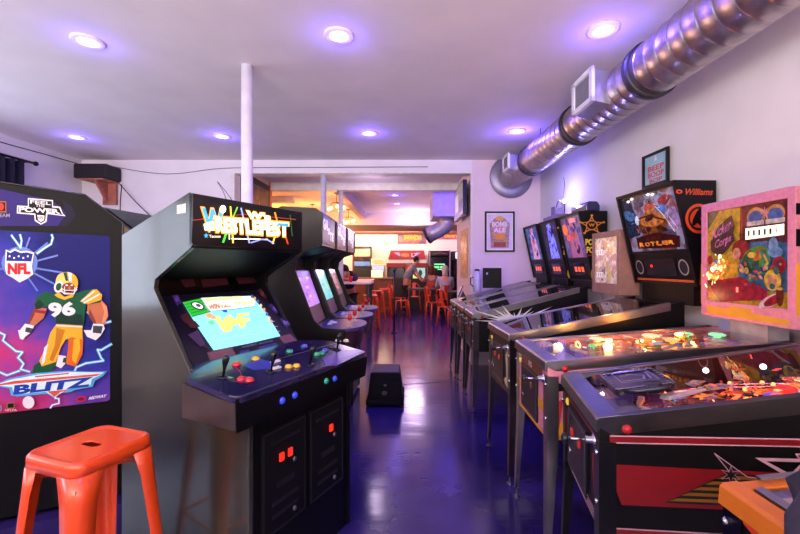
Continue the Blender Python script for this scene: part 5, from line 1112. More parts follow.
# lamps inside the lit machines
lamp('POINT', 'playfield_lamp', (1.55, 2.28, 1.010), 4, (255, 150, 60), shadow_soft_size=.03)
lamp('POINT', 'playfield_lamp', (1.15, 2.28, .976), 4, (255, 170, 80), shadow_soft_size=.03)
lamp('POINT', 'playfield_lamp', (1.35, 1.42, 1.0), 3, (255, 70, 30), shadow_soft_size=.03)
lamp('POINT', 'playfield_lamp', (.86, 2.28, .955), 2, (255, 190, 120), shadow_soft_size=.03)
lamp('POINT', 'playfield_lamp', (1.4, 2.85, 1.19), .8, (255, 190, 130), shadow_soft_size=.03)
lamp('POINT', 'playfield_lamp', (1.05, 1.55, .945), 1.2, (255, 110, 60), shadow_soft_size=.02)
# extra lit parts of the pink and of the striped machine
PK_, ST_ = [o for o in bpy.data.objects if o.get('label', '').startswith('pink pinball')][0], [o for o in bpy.data.objects if o.get('label', '').startswith('nearest black pinball')][0]
em = lambda c, e, nm='lit_plastic': M(c, .3, emit=e, noise=.05, nm=nm)
def gz2(x): return .95 + .083 * (x - .666) - .004
def gz1(x, y): return .905 + .185 * ((x - .675) * math.cos(math.radians(10)) - (y - 1.57) * math.sin(math.radians(10))) - .004
for x, y, r, c in ((1.12, 2.36, .042, (255, 226, 170)), (1.42, 2.33, .046, (255, 224, 160)), (1.44, 2.16, .04, (255, 190, 90)), (1.34, 2.24, .035, (255, 150, 60)), (1.60, 2.30, .04, (120, 255, 170)), (1.72, 2.22, .04, (150, 255, 180)), (1.02, 2.20, .022, (90, 200, 110))):
    g = gz2(x); m = MB(); m.lathe([(r * .45, -.030), (r * .45, -.02), (r, -.018), (r * 1.02, -.012), (r * .7, -.006), (0, -.005)], (x, y, g), em(c, 1.5), n=20); m.build('lit_bumper', PK_, world=True)
m = MB(); P = [(.97, 2.27 + .030 * math.cos(a), gz2(.97) - .018 + .016 * math.sin(a)) for a in [2 * PI * i / 16 for i in range(16)]]; m.tube(P, .005, em((255, 200, 120), 3), n=6, closed=True); m.build('lit_ring', PK_, world=True)
rr = random.Random(5)
for q in range(26):
    x = rr.uniform(.92, 1.7); y = rr.uniform(2.12, 2.40); g = gz2(x) - .012; c = rr.choice([(255, 190, 90), (255, 130, 60), (240, 220, 180), (250, 210, 120), (200, 80, 50)]); m = MB()
    a = rr.uniform(0, 3); du = V((math.cos(a), math.sin(a), 0)) * rr.uniform(.015, .05); dv = V((-math.sin(a), math.cos(a), 0)) * rr.uniform(.006, .016); p = V((x, y, g))
    m.loft([p + du, p + dv, p - du, p - dv], [p + du + V((0, 0, .003)), p + dv + V((0, 0, .003)), p - du + V((0, 0, .003)), p - dv + V((0, 0, .003))], em(c, rr.choice((.35, .7, 1.2)))); m.build('plastic_shield', PK_, world=True)
for q in range(60):
    hot = q < 34; x = rr.gauss(1.16, .045) if hot else rr.uniform(.95, 1.55); y = rr.gauss(1.36, .045) if hot else rr.uniform(1.22, 1.62); yc = 1.57 - (x - .675) * .176; y = min(max(y, yc - .21), yc + .21); g = gz1(x, y) - rr.uniform(.012, .05); m = MB()
    a = rr.uniform(0, 3); s = rr.uniform(.005, .015) if hot else rr.uniform(.008, .024); du = V((math.cos(a), math.sin(a), rr.uniform(-.6, .6))) * s; dv = V((-math.sin(a), math.cos(a), rr.uniform(-.5, .5))) * s * .5; p = V((x, y, g))
    c = rr.choice([(255, 120, 40), (255, 90, 30), (255, 180, 90)]) if hot else rr.choice([(150, 40, 40), (200, 80, 40), (60, 60, 110), (120, 60, 40), (60, 110, 90)])
    m.loft([p + du, p + dv, p - du, p - dv], [p + du + V((0, 0, .002)), p + dv + V((0, 0, .002)), p - du + V((0, 0, .002)), p - dv + V((0, 0, .002))], em(c, rr.choice((.8, 1.6, 2.5)) if hot else .15)); m.build('plastic_shield', ST_, world=True)
m = MB(); p = V((1.29, 1.36, gz1(1.29, 1.36) - .04)); m.ball(tuple(p), (.032, .028, .018), em((255, 30, 30), 1.3)); m.build('red_dome', ST_, world=True)
for x, y in ((1.21, 1.62), (1.38, 1.55)): m = MB(); m.ball((x, y, gz1(x, y) - .02), .011, em((245, 240, 255), 4)); m.build('white_lamp', ST_, world=True)
m = MB(); p = V((.98, 1.44, gz1(.98, 1.44) - .03)); W2 = M((214, 200, 204), .35, nm='white_plastic')
m.loft([p + V(q) for q in ((-.07, .01, -.012), (-.02, .035, -.006), (.10, .0, .02), (.04, -.012, .008), (-.05, -.02, -.01))], [p + V(q) + V((0, 0, .014)) for q in ((-.06, .01, -.012), (-.02, .028, -.006), (.10, .0, .018), (.03, -.010, .008), (-.045, -.015, -.01))], W2); m.build('sculpted_plastic', ST_, world=True, bevel=.004)
for k in range(2):
    m = MB(); P = []
    for i in range(26): a = PI * 2 * i / 12; P.append((1.36 + .05 * k + .045 * math.cos(a) + .003 * i, 1.40 + .05 * math.sin(a), gz1(1.3, 1.4) - .022 - .0 * i))
    m.tube(P, .0025, CHROME, n=6); m.build('wire_ramp', ST_, world=True)
# toppers
t = thing('topper_sign', 'dark blue rounded police light bar on the head of the star-badge machine', 'topper', (1.80, 4.12, 1.93))
m = MB(); m.prism([(-.07, 0), (.07, 0), (.07, .06), (.045, .10), (-.045, .10), (-.07, .06)], -.25, .10, M((28, 26, 70), .25, coat=.5, nm='navy_plastic')); m.build('light_bar', t, bevel=.012)
m = MB(); A = Art(m, (-.072, .10, .0), (0, -1, 0), (0, 0, 1), N=(-1, 0, 0)).size(.35, .10); A.rect(.05, .4, .4, .8, M((60, 60, 110), .3, nm='bar_panel')).textr('POLICE', .08, .45, .38, .75, WHITE, .02).rect(.46, .55, .62, .7, M((226, 224, 255), .3, emit=1.5, nm='bar_lamp')).rect(.66, .55, .8, .7, M((226, 224, 255), .3, emit=1.5, nm='bar_lamp')); m.build('front_lens', t)
t = thing('topper_sign', 'cut-out topper with chrome ring and glaring lamp on the middle machine of the far row', 'topper', (1.72, 4.62, 1.93))
m = MB(); m.box(-.06, .06, -.20, .26, 0, .05, M((110, 104, 130), .4, nm='topper_base')); m.box(.0, .02, -.18, .02, .05, .13, M((150, 146, 190), .4, nm='topper_letters')); m.box(.0, .02, .06, .16, .05, .17, M((96, 90, 120), .4, nm='topper_block')); m.build('topper_body', t, bevel=.004)
m = MB(); P = [(.03, -.02 + .085 * math.cos(a), .135 + .085 * math.sin(a)) for a in [2 * PI * i / 28 for i in range(28)]]; m.tube(P, .007, CHROME, closed=True); m.build('chrome_ring', t)
m = MB(); m.ball((.10, -.0, .22), .022, M((240, 240, 255), .3, emit=30, nm='hot_lamp')); m.cyl((.10, 0, .05), (.10, 0, .205), .006, BLACK); m.build('lamp', t)
lamp('POINT', 'topper_lamp', (1.70, 4.62, 2.24), 11, (140, 130, 255), shadow_soft_size=.03)
m = MB(); m.tube([(1.80, 4.60, 1.99), (1.80, 4.61, 2.2), (1.81, 4.59, 2.34), (1.80, 4.60, 2.42)], .003, BLACK, n=6); tag(m.build('cable'), 'thin black wire standing up behind the chrome ring topper', 'cable')
# things lying on the machines : tray, menu board, tablet, dispenser
def on1(x, y, lift=.0): 
    a = math.radians(-10); z = .912 + .185 * x; return V((.675 + x * math.cos(a) - y * math.sin(a), 1.57 + x * math.sin(a) + y * math.cos(a), z - .002 + lift))
t = thing('plastic_tray', 'black square molded tray lying on the glass of the nearest pinball machine', 'tray', on1(.19, .01), 0)
a = math.radians(-10); t.matrix_basis = Matrix.Translation(on1(.205, .0)) @ Matrix.Rotation(a, 4, 'Z') @ Matrix.Rotation(-math.atan(.185), 4, 'Y')
TR = M((22, 20, 34), .28, coat=.3, nm='tray_plastic'); TE = M((150, 148, 180), .35, .4, nm='tray_print')
m = MB(); s = .105
P = rrect(s, .02, .0, 5); Q = rrect(s * 1.0, .02, .016, 5); m.loft(P, Q, TR)
A = Art(m, (-s, -s, .016), (1, 0, 0), (0, 1, 0), N=(0, 0, 1)).size(2 * s, 2 * s)
A.rect(.12, .12, .88, .88, M((44, 40, 74), .3, nm='tray_field')).rect(.22, .25, .78, .75, M((30, 28, 52), .3, nm='tray_inner'))
for q in range(7): A.star(.12 + q * .125, .93, .035, .035, TE, 4, .5).star(.12 + q * .125, .07, .035, .035, TE, 4, .5).star(.07, .15 + q * .115, .03, .03, TE, 4, .5).star(.93, .15 + q * .115, .03, .03, TE, 4, .5)
A.line([(.25, .3), (.6, .3), (.66, .5), (.45, .66), (.3, .6)], .035, TE).line([(.7, .28), (.76, .68)], .03, TE).line([(.2, .2), (.8, .2), (.8, .8), (.2, .8), (.2, .2)], .02, TE).ell(.36, .6, .06, .05, TE).ell(.36, .6, .045, .035, TR)
m.build('tray_body', t)
m = MB()
for sg in (-1, 1): m.obox((0, sg * s * .93, .02), (s * .96, 0, 0), (0, .005, 0), (0, 0, .005), TR); m.obox((sg * s * .93, 0, .02), (.005, 0, 0), (0, s * .86, 0), (0, 0, .005), TR)
m.build('tray_rim', t, bevel=.003)
m = MB(); m.cyl((0, -s, .012), (.05, -s - .001, .012), .02, TR, n=14); m.tube([(-s * .7, -s * .9, .012), (-s * .3, -s * 1.15, .014), (s * .5, -s * 1.15, .014), (s * .95, -s * .8, .012)], .010, TR); m.build('handle', t)
t = thing('menu_board', 'small black standing board on the glass of the pinball machine against the partition', 'board', (1.14, 5.36, 1.105))
m = MB(); m.box(-.125, .125, -.012, .012, 0, .27, BLACK); m.build('board_panel', t, bevel=.004)
m = MB(); A = Art(m, (-.125, -.013, 0), (1, 0, 0), (0, 0, 1), N=(0, -1, 0)).size(.25, .27); A.ell(.22, .72, .05, .06, M((170, 170, 190), .4, nm='sticker')); m.build('sticker', t)
m = MB(); m.prism([(.012, .0), (.09, .0), (.012, .18)], -.01, .01, BLACK, 'yz'); m.build('stand', t)
t = thing('drink_dispenser', 'clear plastic jug standing left of the small black board', 'jug', (.95, 5.42, 1.052))
m = MB(); m.lathe([(.045, 0), (.05, .02), (.052, .20), (.04, .24), (.03, .26), (.03, .28)], (0, 0, 0), M((196, 186, 214), .15, coat=.5, nm='cloudy_plastic')); m.build('jug_body', t)
m = MB(); m.lathe([(.034, .28), (.034, .30), (.01, .31)], (0, 0, 0), DARK); m.build('lid', t)
m = MB(); m.tube([(-.05, 0, .2), (-.09, 0, .18), (-.09, 0, .10), (-.05, 0, .07)], .008, DARK); m.build('handle', t)
t = thing('tablet', 'small blue-screened tablet propped on the front corner of the pinball machine against the partition', 'tablet', (.72, 5.42, .975))
m = MB(); m.obox((0, 0, .085), (.03, 0, .075), (0, .06, 0), (-.007, 0, .003), DARK); m.build('tablet_body', t, bevel=.003)
m = MB(); m.obox((-.0075, 0, .088), (.027, 0, .067), (0, .053, 0), (-.001, 0, .0004), M((110, 130, 210), .3, emit=.5, nm='tablet_screen')); m.build('screen', t)
m = MB(); m.prism([(0, 0), (.08, 0.013), (.035, .09)], -.012, .012, DARK); m.build('stand', t)

# ================================================================== orange machine in the near corner
OR2 = M((196, 104, 20), .45, noise=.15, nm='orange_paint'); 
def or_front(A):
    A.rect(0, 0, 1, 1, M((206, 56, 30), .45, nm='vermilion')); A.poly([(.05, 1), (.18, .9), (.28, .6), (.35, .2), (.36, 0), (.30, 0), (.27, .3), (.2, .6), (.1, .85)], BLACK).poly([(.12, 1), (.22, .95), (.34, .6), (.42, .1), (.42, 0), (1, 0), (1, 1)], M((220, 126, 30), .45, nm='orange_paint2'))
    A.ell(.3, .8, .06, .12, BLACK, rot=.3).ell(.5, .5, .1, .3, BLACK).line([(.08, .6), (.09, .1)], .012, BLACK)
OW = dict(w=.55)
t = pinball('orange pinball machine in the near corner, next to the striped one', (.745, .66, 0), 0, w=.55, zb=.89, slope=.10, L=1.05, Lbk=1.2, zbot=.55, era='em', cab=OR2, front=or_front, rail=OR2, pfmat=pf3, box=OR2, bglass=mk_glass([(90, 60, 60), (150, 110, 60)], [(190, 120, 60), (90, 70, 110)], .2), boxtop=1.75, boxbot=1.15, boxw=.58, boxd=.15, seed=11, nglow=2, gstr=.2, playdark=True, barw=.03)
m = MB(); m.loft([(.036, -.24, .900), (.056, -.24, .903), (.056, -.24, .893), (.036, -.24, .890)], [(.036, .24, .900), (.056, .24, .903), (.056, .24, .893), (.036, .24, .890)], STEEL); m.build('metal_trim', t)
for s in (-1, 1): m = MB(); m.loft([(.07, s * .262, .911), (.07, s * .275, .911), (.07, s * .275, .905), (.07, s * .262, .905)], [(1.05, s * .262, 1.009), (1.05, s * .275, 1.009), (1.05, s * .275, 1.003), (1.05, s * .262, 1.003)], STEEL); m.build('glass_channel', t)
# jacket heaped over it
JK = M((38, 35, 50), .9, noise=.2, bump=.3, scale=60, nm='charcoal_fleece')
t = thing('jacket', 'dark grey jacket heaped over the front of the orange pinball machine', 'jacket', (.705, .62, .94))
def lump(cx, cy, cz, rx, ry, rz_, seed, mb):
    N, Mm = 30, 18; vs = []
    for i in range(Mm + 1):
        th_ = PI * i / Mm
        for j in range(N):
            ph = 2 * PI * j / N; d = V((math.sin(th_) * math.cos(ph), math.sin(th_) * math.sin(ph), math.cos(th_)))
            k = 1 + .09 * math.sin(5 * ph + seed + 2 * th_) + .06 * math.sin(9 * ph + 3 * th_ + seed) + .04 * math.sin(14 * th_ + ph * 3)
            vs.append((cx + rx * d.x * k, cy + ry * d.y * k, cz + rz_ * d.z * k))
    mb.add(vs, [(i * N + j, i * N + (j + 1) % N, (i + 1) * N + (j + 1) % N, (i + 1) * N + j) for i in range(Mm) for j in range(N)], JK, True)
m = MB(); lump(.035, -.06, .075, .13, .15, .12, 1, m); m.build('jacket_body', t)
m = MB(); m.tube([(-.02, -.02, .13), (-.075, -.03, .06), (-.09, -.04, -.06), (-.085, -.05, -.2), (-.08, -.06, -.3)], [.05, .055, .05, .045, .04], JK, n=16); m.build('sleeve', t)
# ================================================================== black box stool in the aisle
t = thing('speaker_box', 'low black box with sloping sides standing in the middle of the aisle', 'box', (-.22, 3.98, 0))
BX = M((10, 10, 14), .75, noise=.2, nm='black_box', spec=.2)
m = MB(); m.loft([(-.19, -.01, .012), (.19, -.01, .012), (.19, .44, .012), (-.19, .44, .012)], [(-.19, -.005, .07), (.19, -.005, .07), (.19, .44, .07), (-.19, .44, .07)], BX)
m.loft([(-.175, .0, .07), (.175, .0, .07), (.175, .43, .07), (-.175, .43, .07)], [(-.15, .07, .315), (.15, .07, .315), (.14, .42, .315), (-.14, .42, .315)], BX); m.build('body', t, bevel=.008)
m = MB(); m.loft([(-.145, .075, .315), (.145, .075, .315), (.135, .415, .315), (-.135, .415, .315)], [(-.14, .08, .325), (.14, .08, .325), (.13, .41, .325), (-.13, .41, .325)], M((40, 38, 66), .6, nm='grey_top')); m.build('top_pad', t, bevel=.003)
m = MB(); A = Art(m, (-.16, .0, .07), (1, 0, 0), V((0, .07, .245)), N=(0, -1, .28)).size(.32, .25); gy = M((70, 64, 66), .5, nm='worn_sticker'); A.ell(.5, .55, .05, .045, gy).ell(.48, .25, .09, .09, M((48, 40, 44), .5, nm='worn_sticker2')); m.build('sticker', t)
for x in (-.16, .16):
    for y in (.02, .41): m = MB(); m.cyl((x, y, 0), (x, y, .014), .016, RUB); m.build('rubber_foot', t)
# thin post in the aisle
t = thing('stanchion', 'thin black stanchion post standing in the aisle of the back room', 'stanchion', (-.265, 8.36, 0))
m = MB(); m.lathe([(.07, 0), (.07, .010), (.03, .02), (.022, .035)], (0, 0, 0), DARK, n=28); m.build('base', t)
m = MB(); m.cyl((0, 0, .03), (0, 0, 1.30), .022, DARK); m.build('post', t)
m = MB(); m.cyl((-.03, 0, 1.29), (.06, 0, 1.37), .012, DARK); m.cyl((0, 0, 1.28), (0, 0, 1.33), .028, DARK); m.build('belt_head', t)

# ================================================================== chairs, stools and tables of the back room
def chair(label, loc, rz, group='orange metal cafe chairs'):
    t = thing('metal_chair', label, 'chair', loc, rz, group); m = MB()
    P = rrect(.18, .05, .445, 5); m.loft(P, [(x * .97, y * .97, .455) for x, y, z in P], ORG); m.build('seat', t, bevel=.003)
    for sx in (1, -1):
        for sy in (1, -1):
            m = MB(); m.tube([(sx * .165, sy * .165, .45), (sx * .19, sy * .185, .22), (sx * .215, sy * .205, 0)], [.026, .019, .014], ORG, n=8); m.build('leg', t)
    m = MB(); m.tube([(-.17, -.165, .45), (-.215, -.175, .62), (-.25, -.16, .78), (-.262, -.10, .845), (-.265, 0, .86), (-.262, .10, .845), (-.25, .16, .78), (-.215, .175, .62), (-.17, .165, .45)], .013, ORG, n=8); m.build('back_frame', t)
    m = MB(); m.loft([(-.175, -.045, .455), (-.175, .045, .455), (-.262, .06, .85), (-.262, -.06, .85)], [(-.181, -.045, .455), (-.181, .045, .455), (-.268, .06, .85), (-.268, -.06, .85)], ORG); m.build('back_splat', t)
    return t
cg = 'orange metal cafe chairs'
c0_ = chair('orange metal chair nearest the opening, turned towards the pinball row', (.98, 9.3, 0), math.radians(35))
for (x, y, r, l) in ((.74, 10.4, 20, 'orange metal chair just behind the nearest orange chair'), (.22, 12.5, -90, 'orange metal chair on the far side of the dark table'), (-.28, 12.0, -20, 'orange metal chair left of the dark table'),
                     (-.16, 11.05, 10, 'orange metal chair behind the stanchion post'), (1.10, 11.45, 90, 'orange metal chair under the person in the pale grey hooded top'), (.80, 12.95, 80, 'orange metal chair under the person in the pinkish top')):
    dup(c0_, (x, y, 0), math.radians(r), l, cg)
s0 = stool('metal_stool', 'orange metal bar stool nearest at the high bar table', (-.80, 8.78, 0), .2, .765, .15, .20, group='orange bar stools')
dup(s0, (-.80, 10.4, 0), .5, 'orange metal bar stool behind the nearest bar stool', 'orange bar stools')
dup(s0, (-.62, 11.3, 0), .1, 'orange metal bar stool farthest along the high bar table', 'orange bar stools')
def table(name, label, loc, sx, sy, H, topm, legm):
    t = thing(name, label, 'table', loc); m = MB(); m.box(-sx, sx, -sy, sy, H - .035, H, topm); m.build('tabletop', t, bevel=.004)
    for a_ in (-1, 1):
        for b_ in (-1, 1): m = MB(); m.box(*sorted((a_ * (sx - .03), a_ * (sx - .09))), *sorted((b_ * (sy - .03), b_ * (sy - .09))), 0, H - .035, legm); m.build('leg', t, bevel=.003)
    return t
table('bar_table', 'white-topped high bar table beyond the arcade row', (-1.12, 8.1, 0), .42, .35, 1.08, M((232, 226, 222), .3, nm='white_top'), M((60, 40, 40), .5, nm='dark_leg'))
table('bar_table', 'high bar table between the farther bar stools', (-1.30, 10.9, 0), .35, .8, 1.02, M((222, 200, 190), .3, nm='white_top2'), DARK)
table('dining_table', 'dark low table between the orange chairs', (.42, 11.7, 0), .40, .38, .75, M((40, 28, 50), .3, nm='dark_top'), DARK)
table('dining_table', 'dark table behind the nearest orange chair', (1.45, 10.4, 0), .38, .38, .75, M((40, 28, 50), .3, nm='dark_top'), DARK)
t = thing('paper_cup', 'red paper cup on the white-topped high bar table', 'cup', (-1.12, 7.95, 1.08))
m = MB(); m.lathe([(.03, 0), (.042, .12), (.038, .12), (.028, .01)], (0, 0, 0), M((214, 26, 40), .4, nm='red_cup')); m.build('cup_wall', t)
# bar counter and things on it
BRN = M((126, 74, 48), .5, noise=.25, nm='bar_wood')
t = thing('bar_counter', 'long brown wooden bar counter in front of the back wall', 'counter', (-1.6, 12.6, 0))
m = MB(); m.box(-2.2, 1.15, -.25, .3, 0, 1.0, BRN); m.build('counter_body', t, bevel=.005)
m = MB(); m.box(-2.25, 1.2, -.32, .33, 1.0, 1.04, M((160, 110, 90), .3, nm='counter_top')); m.build('worktop', t, bevel=.004)
t = thing('menu_lightbox', 'glowing yellow lightbox standing on the bar counter', 'lightbox', (-.95, 12.7, 1.04))
m = MB(); m.box(-.19, .19, -.06, .06, 0, .24, DARK); m.build('lightbox_case', t, bevel=.004)
m = MB(); m.box(-.175, .175, -.064, -.06, .012, .228, M((255, 226, 150), .4, emit=2.4, nm='lit_panel')); m.build('lit_panel', t)
t = thing('display_cabinet', 'tall glass-fronted display cabinet against the back wall', 'cabinet', (-1.56, 14.1, 0))
m = MB(); m.box(-.34, -.30, -.2, .2, 0, 2.08, M((110, 50, 50), .5, nm='maroon_post')); m.box(.28, .31, -.2, .2, 0, 2.08, DARK); m.box(-.30, .28, -.2, .2, 2.04, 2.08, DARK); m.box(-.30, .28, .15, .2, 0, 2.04, M((160, 150, 160), .5, nm='cabinet_back')); m.box(-.3, .28, -.2, .2, 1.6, 1.72, M((96, 56, 44), .5, nm='shelf_brown')); m.box(-.3, .28, -.2, .15, .0, 1.35, DARK); m.build('cabinet_case', t)
m = MB(); m.box(-.28, .26, -.1, .1, 1.74, 2.0, M((255, 220, 150), .4, emit=1.2, nm='lit_shelf')); m.build('lit_shelf', t)
m = MB(); m.box(-.28, .26, -.16, .1, 1.40, 1.56, M((130, 170, 214), .4, emit=.7, nm='blue_shelf')); m.build('blue_shelf', t)
m = MB(); m.box(-.30, .28, -.205, -.203, 1.35, 2.04, GLASS); m.build('glass_door', t)
t = thing('fruit_game', 'pale lit tabletop game with printed header left of the red arcade game', 'game', (-.99, 13.9, 0))
m = MB(); m.box(-.22, .22, -.2, .2, .9, 1.42, M((180, 130, 150), .5, nm='rose_case')); m.box(-.24, .24, -.22, .22, 0, .9, BRN); m.build('game_case', t, bevel=.004)
m = MB(); m.box(-.25, .25, -.14, -.1, 1.42, 1.66, M((230, 214, 190), .5, nm='header_card')); A = Art(m, (-.25, -.14, 1.42), (1, 0, 0), (0, 0, 1), N=(0, -1, 0)).size(.5, .24); A.ell(.5, .5, .4, .35, AM([(210, 120, 110), (230, 200, 160), (150, 160, 110), (240, 230, 200)], 30)); m.build('header', t)
m = MB(); m.box(-.2, .2, -.205, -.2, 1.2, 1.4, M((150, 170, 220), .4, emit=.9, nm='pale_screen')); m.build('screen', t)
# far arcade games
t = thing('arcade_cabinet', 'wide dark red two-seat arcade game with a sloped red title sign', 'arcade machine', (-.0, 13.75, 0))
RDM = M((132, 20, 28), .4, nm='dark_red'); 
m = MB(); m.prism([(-.68, 0), (-.06, 0), (-.06, 1.42), (-.68, 1.42)], -.1, .55, M((40, 14, 20), .5, nm='red_black')); m.prism([(.12, 0), (.66, 0), (.66, 1.42), (.12, 1.42)], -.1, .55, M((40, 14, 20), .5, nm='red_black')); m.box(-.06, .12, -.02, .5, 0, 1.6, M((226, 150, 130), .5, nm='salmon_panel')); m.build('body', t)
m = MB(); m.loft([(-.64, -.2, 1.62), (.64, -.2, 1.62), (.64, .5, 1.62), (-.64, .5, 1.62)], [(-.56, -.16, 1.93), (.58, -.16, 1.93), (.58, .5, 1.93), (-.56, .5, 1.93)], RDM)
A = Art(m, (-.64, -.2, 1.62), (1, 0, 0), (0, .04, .31), N=(0, -1, .13)).size(1.28, .31); A.poly([(.15, .75), (.3, .35), (.34, .5), (.28, .8)], M((130, 120, 190), .4, nm='wing')).poly([(.88, .75), (.72, .35), (.7, .5), (.76, .8)], M((130, 120, 190), .4, nm='wing')).textr('AREA', .34, .3, .56, .7, M((170, 130, 50), .4, emit=.1, nm='sign_ochre'), .04).textr('LZ', .62, .3, .78, .7, M((190, 180, 220), .4, nm='sign_pale'), .02); m.build('sign', t)
m = MB(); m.box(-.66, .66, -.12, .5, 1.50, 1.62, M((236, 226, 214), .4, emit=.3, nm='white_band')); m.box(-.70, -.04, -.16, .3, 1.36, 1.50, RDM); m.box(.14, .70, -.16, .3, 1.36, 1.50, RDM); m.build('band', t)
m = MB(); m.box(-.60, -.12, -.105, -.1, .98, 1.34, M((34, 26, 50), .2, emit=.05, nm='dark_screen')); m.build('screen', t)
m = MB(); m.box(.2, .62, -.105, -.1, .98, 1.34, M((150, 200, 190), .2, emit=.7, nm='bright_screen')); A = Art(m, (.2, -.105, .98), (1, 0, 0), (0, 0, 1), N=(0, -1, 0)).size(.42, .36); A.rect(0, 0, .5, .5, M((210, 220, 150), .3, emit=.8, nm='lime_screen')).ell(.6, .5, .16, .3, M((40, 60, 90), .3, nm='dark_shape')); m.build('screen', t)
t = thing('arcade_cabinet', 'black arcade game with green lettering on its screen against the back wall', 'arcade machine', (1.12, 13.8, 0))
m = MB(); m.box(-.33, .33, -.2, .5, 0, 1.0, BLACK); m.box(-.33, .33, 0, .5, 1.0, 1.92, BLACK); m.box(-.36, -.33, -.22, .5, 0, 1.94, M((150, 140, 170), .4, nm='pale_edge')); m.box(.33, .36, -.22, .5, 0, 1.94, M((150, 140, 170), .4, nm='pale_edge')); m.box(-.33, .33, -.18, .5, 1.76, 1.92, BLACK); m.build('body', t)
m = MB(); A = Art(m, (-.33, -.18, 1.76), (1, 0, 0), (0, 0, 1), N=(0, -1, 0)).size(.66, .16); A.rect(.02, .04, .98, .96, M((26, 20, 30), .3, nm='sign_dark2')).line([(.15, .3), (.5, .55), (.85, .3)], .1, M((110, 80, 70), .4, nm='bronze')); m.build('sign', t)
m = MB(); A = Art(m, (-.3, -.0, 1.05), (1, 0, 0), (0, 0, 1), N=(0, -1, 0)).size(.6, .65); A.rect(0, 0, 1, 1, M((14, 12, 26), .2, nm='night_screen')); gl = M((120, 255, 160), .3, emit=1.3, nm='green_text'); A.rect(.2, .60, .8, .66, gl).textr('GAME OVER', .12, .42, .88, .54, gl, .05).rect(.4, .34, .62, .38, gl); m.build('screen', t)
t = thing('arcade_cabinet', 'dark arcade game with white lit sign, half hidden behind the side of the opening', 'arcade machine', (1.86, 13.8, 0))
m = MB(); m.box(-.33, .33, -.2, .5, 0, 1.0, BLACK); m.box(-.33, .33, 0, .5, 1.0, 1.60, BLACK); m.box(-.33, .33, -.18, .5, 1.60, 1.9, DARK); m.build('body', t)
m = MB(); m.box(-.2, .3, -.19, -.18, 1.66, 1.86, M((250, 244, 250), .3, emit=1.6, nm='white_sign')); m.build('sign', t)
m = MB(); A = Art(m, (-.25, 0, 1.05), (1, 0, 0), (0, 0, 1), N=(0, -1, 0)).size(.5, .5); A.rect(0, 0, 1, 1, M((12, 12, 20), .2, nm='night_screen2')).ell(.6, .55, .2, .2, M((210, 210, 216), .3, emit=.5, nm='moon')); m.build('screen', t)
for (x0_, x1_, z0_, z1_, tx_, lb) in ((-.34, .70, 2.14, 2.60, 'ZAXXON', 'purple and yellow game title sign on the back wall above the red game'), (1.12, 2.2, 2.30, 2.60, 'CENTIPEDE', 'dark game title sign on the back wall beside the duct elbow')):
    yy = 14.49; m = MB(); m.box(x0_, x1_, yy - .02, yy, z0_ + .06, z1_ - .06, M((70, 36, 90), .4, nm='plum_sign')); A = Art(m, (x0_, yy - .02, z0_ + .06), (1, 0, 0), (0, 0, 1), N=(0, -1, 0)).size(x1_ - x0_, z1_ - z0_ - .12)
    A.rect(0, 0, 1, 1, AM([(50, 20, 70), (110, 30, 50), (30, 14, 50), (150, 70, 50), (60, 30, 80)], 9)); A.textr(tx_, .2, .38, .82, .95, M((240, 160, 20), .5, emit=.25, nm='yellow_letters'), .1)
    if x0_ < 0: A.textr('ZONE', .2, .1, .75, .36, M((220, 50, 50), .4, emit=.3, nm='red_letters'), .05)
    tag(m.build('title_sign'), lb, 'sign')
m = MB(); m.lathe([(.06, 0), (.06, .03), (.03, .04), (0, .04)], (-.75, 14.495, 2.22), M((230, 200, 150), .5, nm='detector'), axis=(0, -1, 0)); tag(m.build('smoke_detector'), 'small round cream detector on the back wall', 'detector')
# warm bulb chandeliers in the bar room
BU = M((255, 214, 140), .3, emit=9, ecol=(255, 200, 120), nm='warm_bulb'); BRS = M((120, 84, 40), .35, .9, nm='brass')
pl = [(-1.55, 8.3, 'nearest'), (-1.75, 10.2, 'second'), (-2.35, 10.0, 'left')]
for i, (x, y, lb) in enumerate(((-1.45, 8.2, 'cluster of warm bare bulbs hanging beside the nearest beam'), (-1.55, 10.6, 'cluster of warm bare bulbs hanging farther back beside the long beam'), (-2.3, 9.7, 'cluster of warm bare bulbs hanging deepest in the orange lit bar'))):
    t = thing('bulb_chandelier', lb, 'chandelier', (x, y, 2.9))
    m = MB(); m.cyl((0, 0, 0), (0, 0, -.22), .008, BRS); m.lathe([(.05, 0), (.05, -.02), (0, -.02)], (0, 0, 0), BRS); m.build('stem', t)
    for k in range(5):
        a = 2 * PI * k / 5 + i; r = .16; z = -.30 - .05 * (k % 2)
        m = MB(); m.tube([(0, 0, -.2), (r * .6 * math.cos(a), r * .6 * math.sin(a), -.2), (r * math.cos(a), r * math.sin(a), z + .05)], .006, BRS, n=6); arm = m.build('arm', t)
        m = MB(); m.ball((r * math.cos(a), r * math.sin(a), z), .035, BU); m.build('bulb', arm)
    lamp('POINT', 'chandelier_light', (x, y, 2.45), 16, (255, 160, 70), shadow_soft_size=.12)

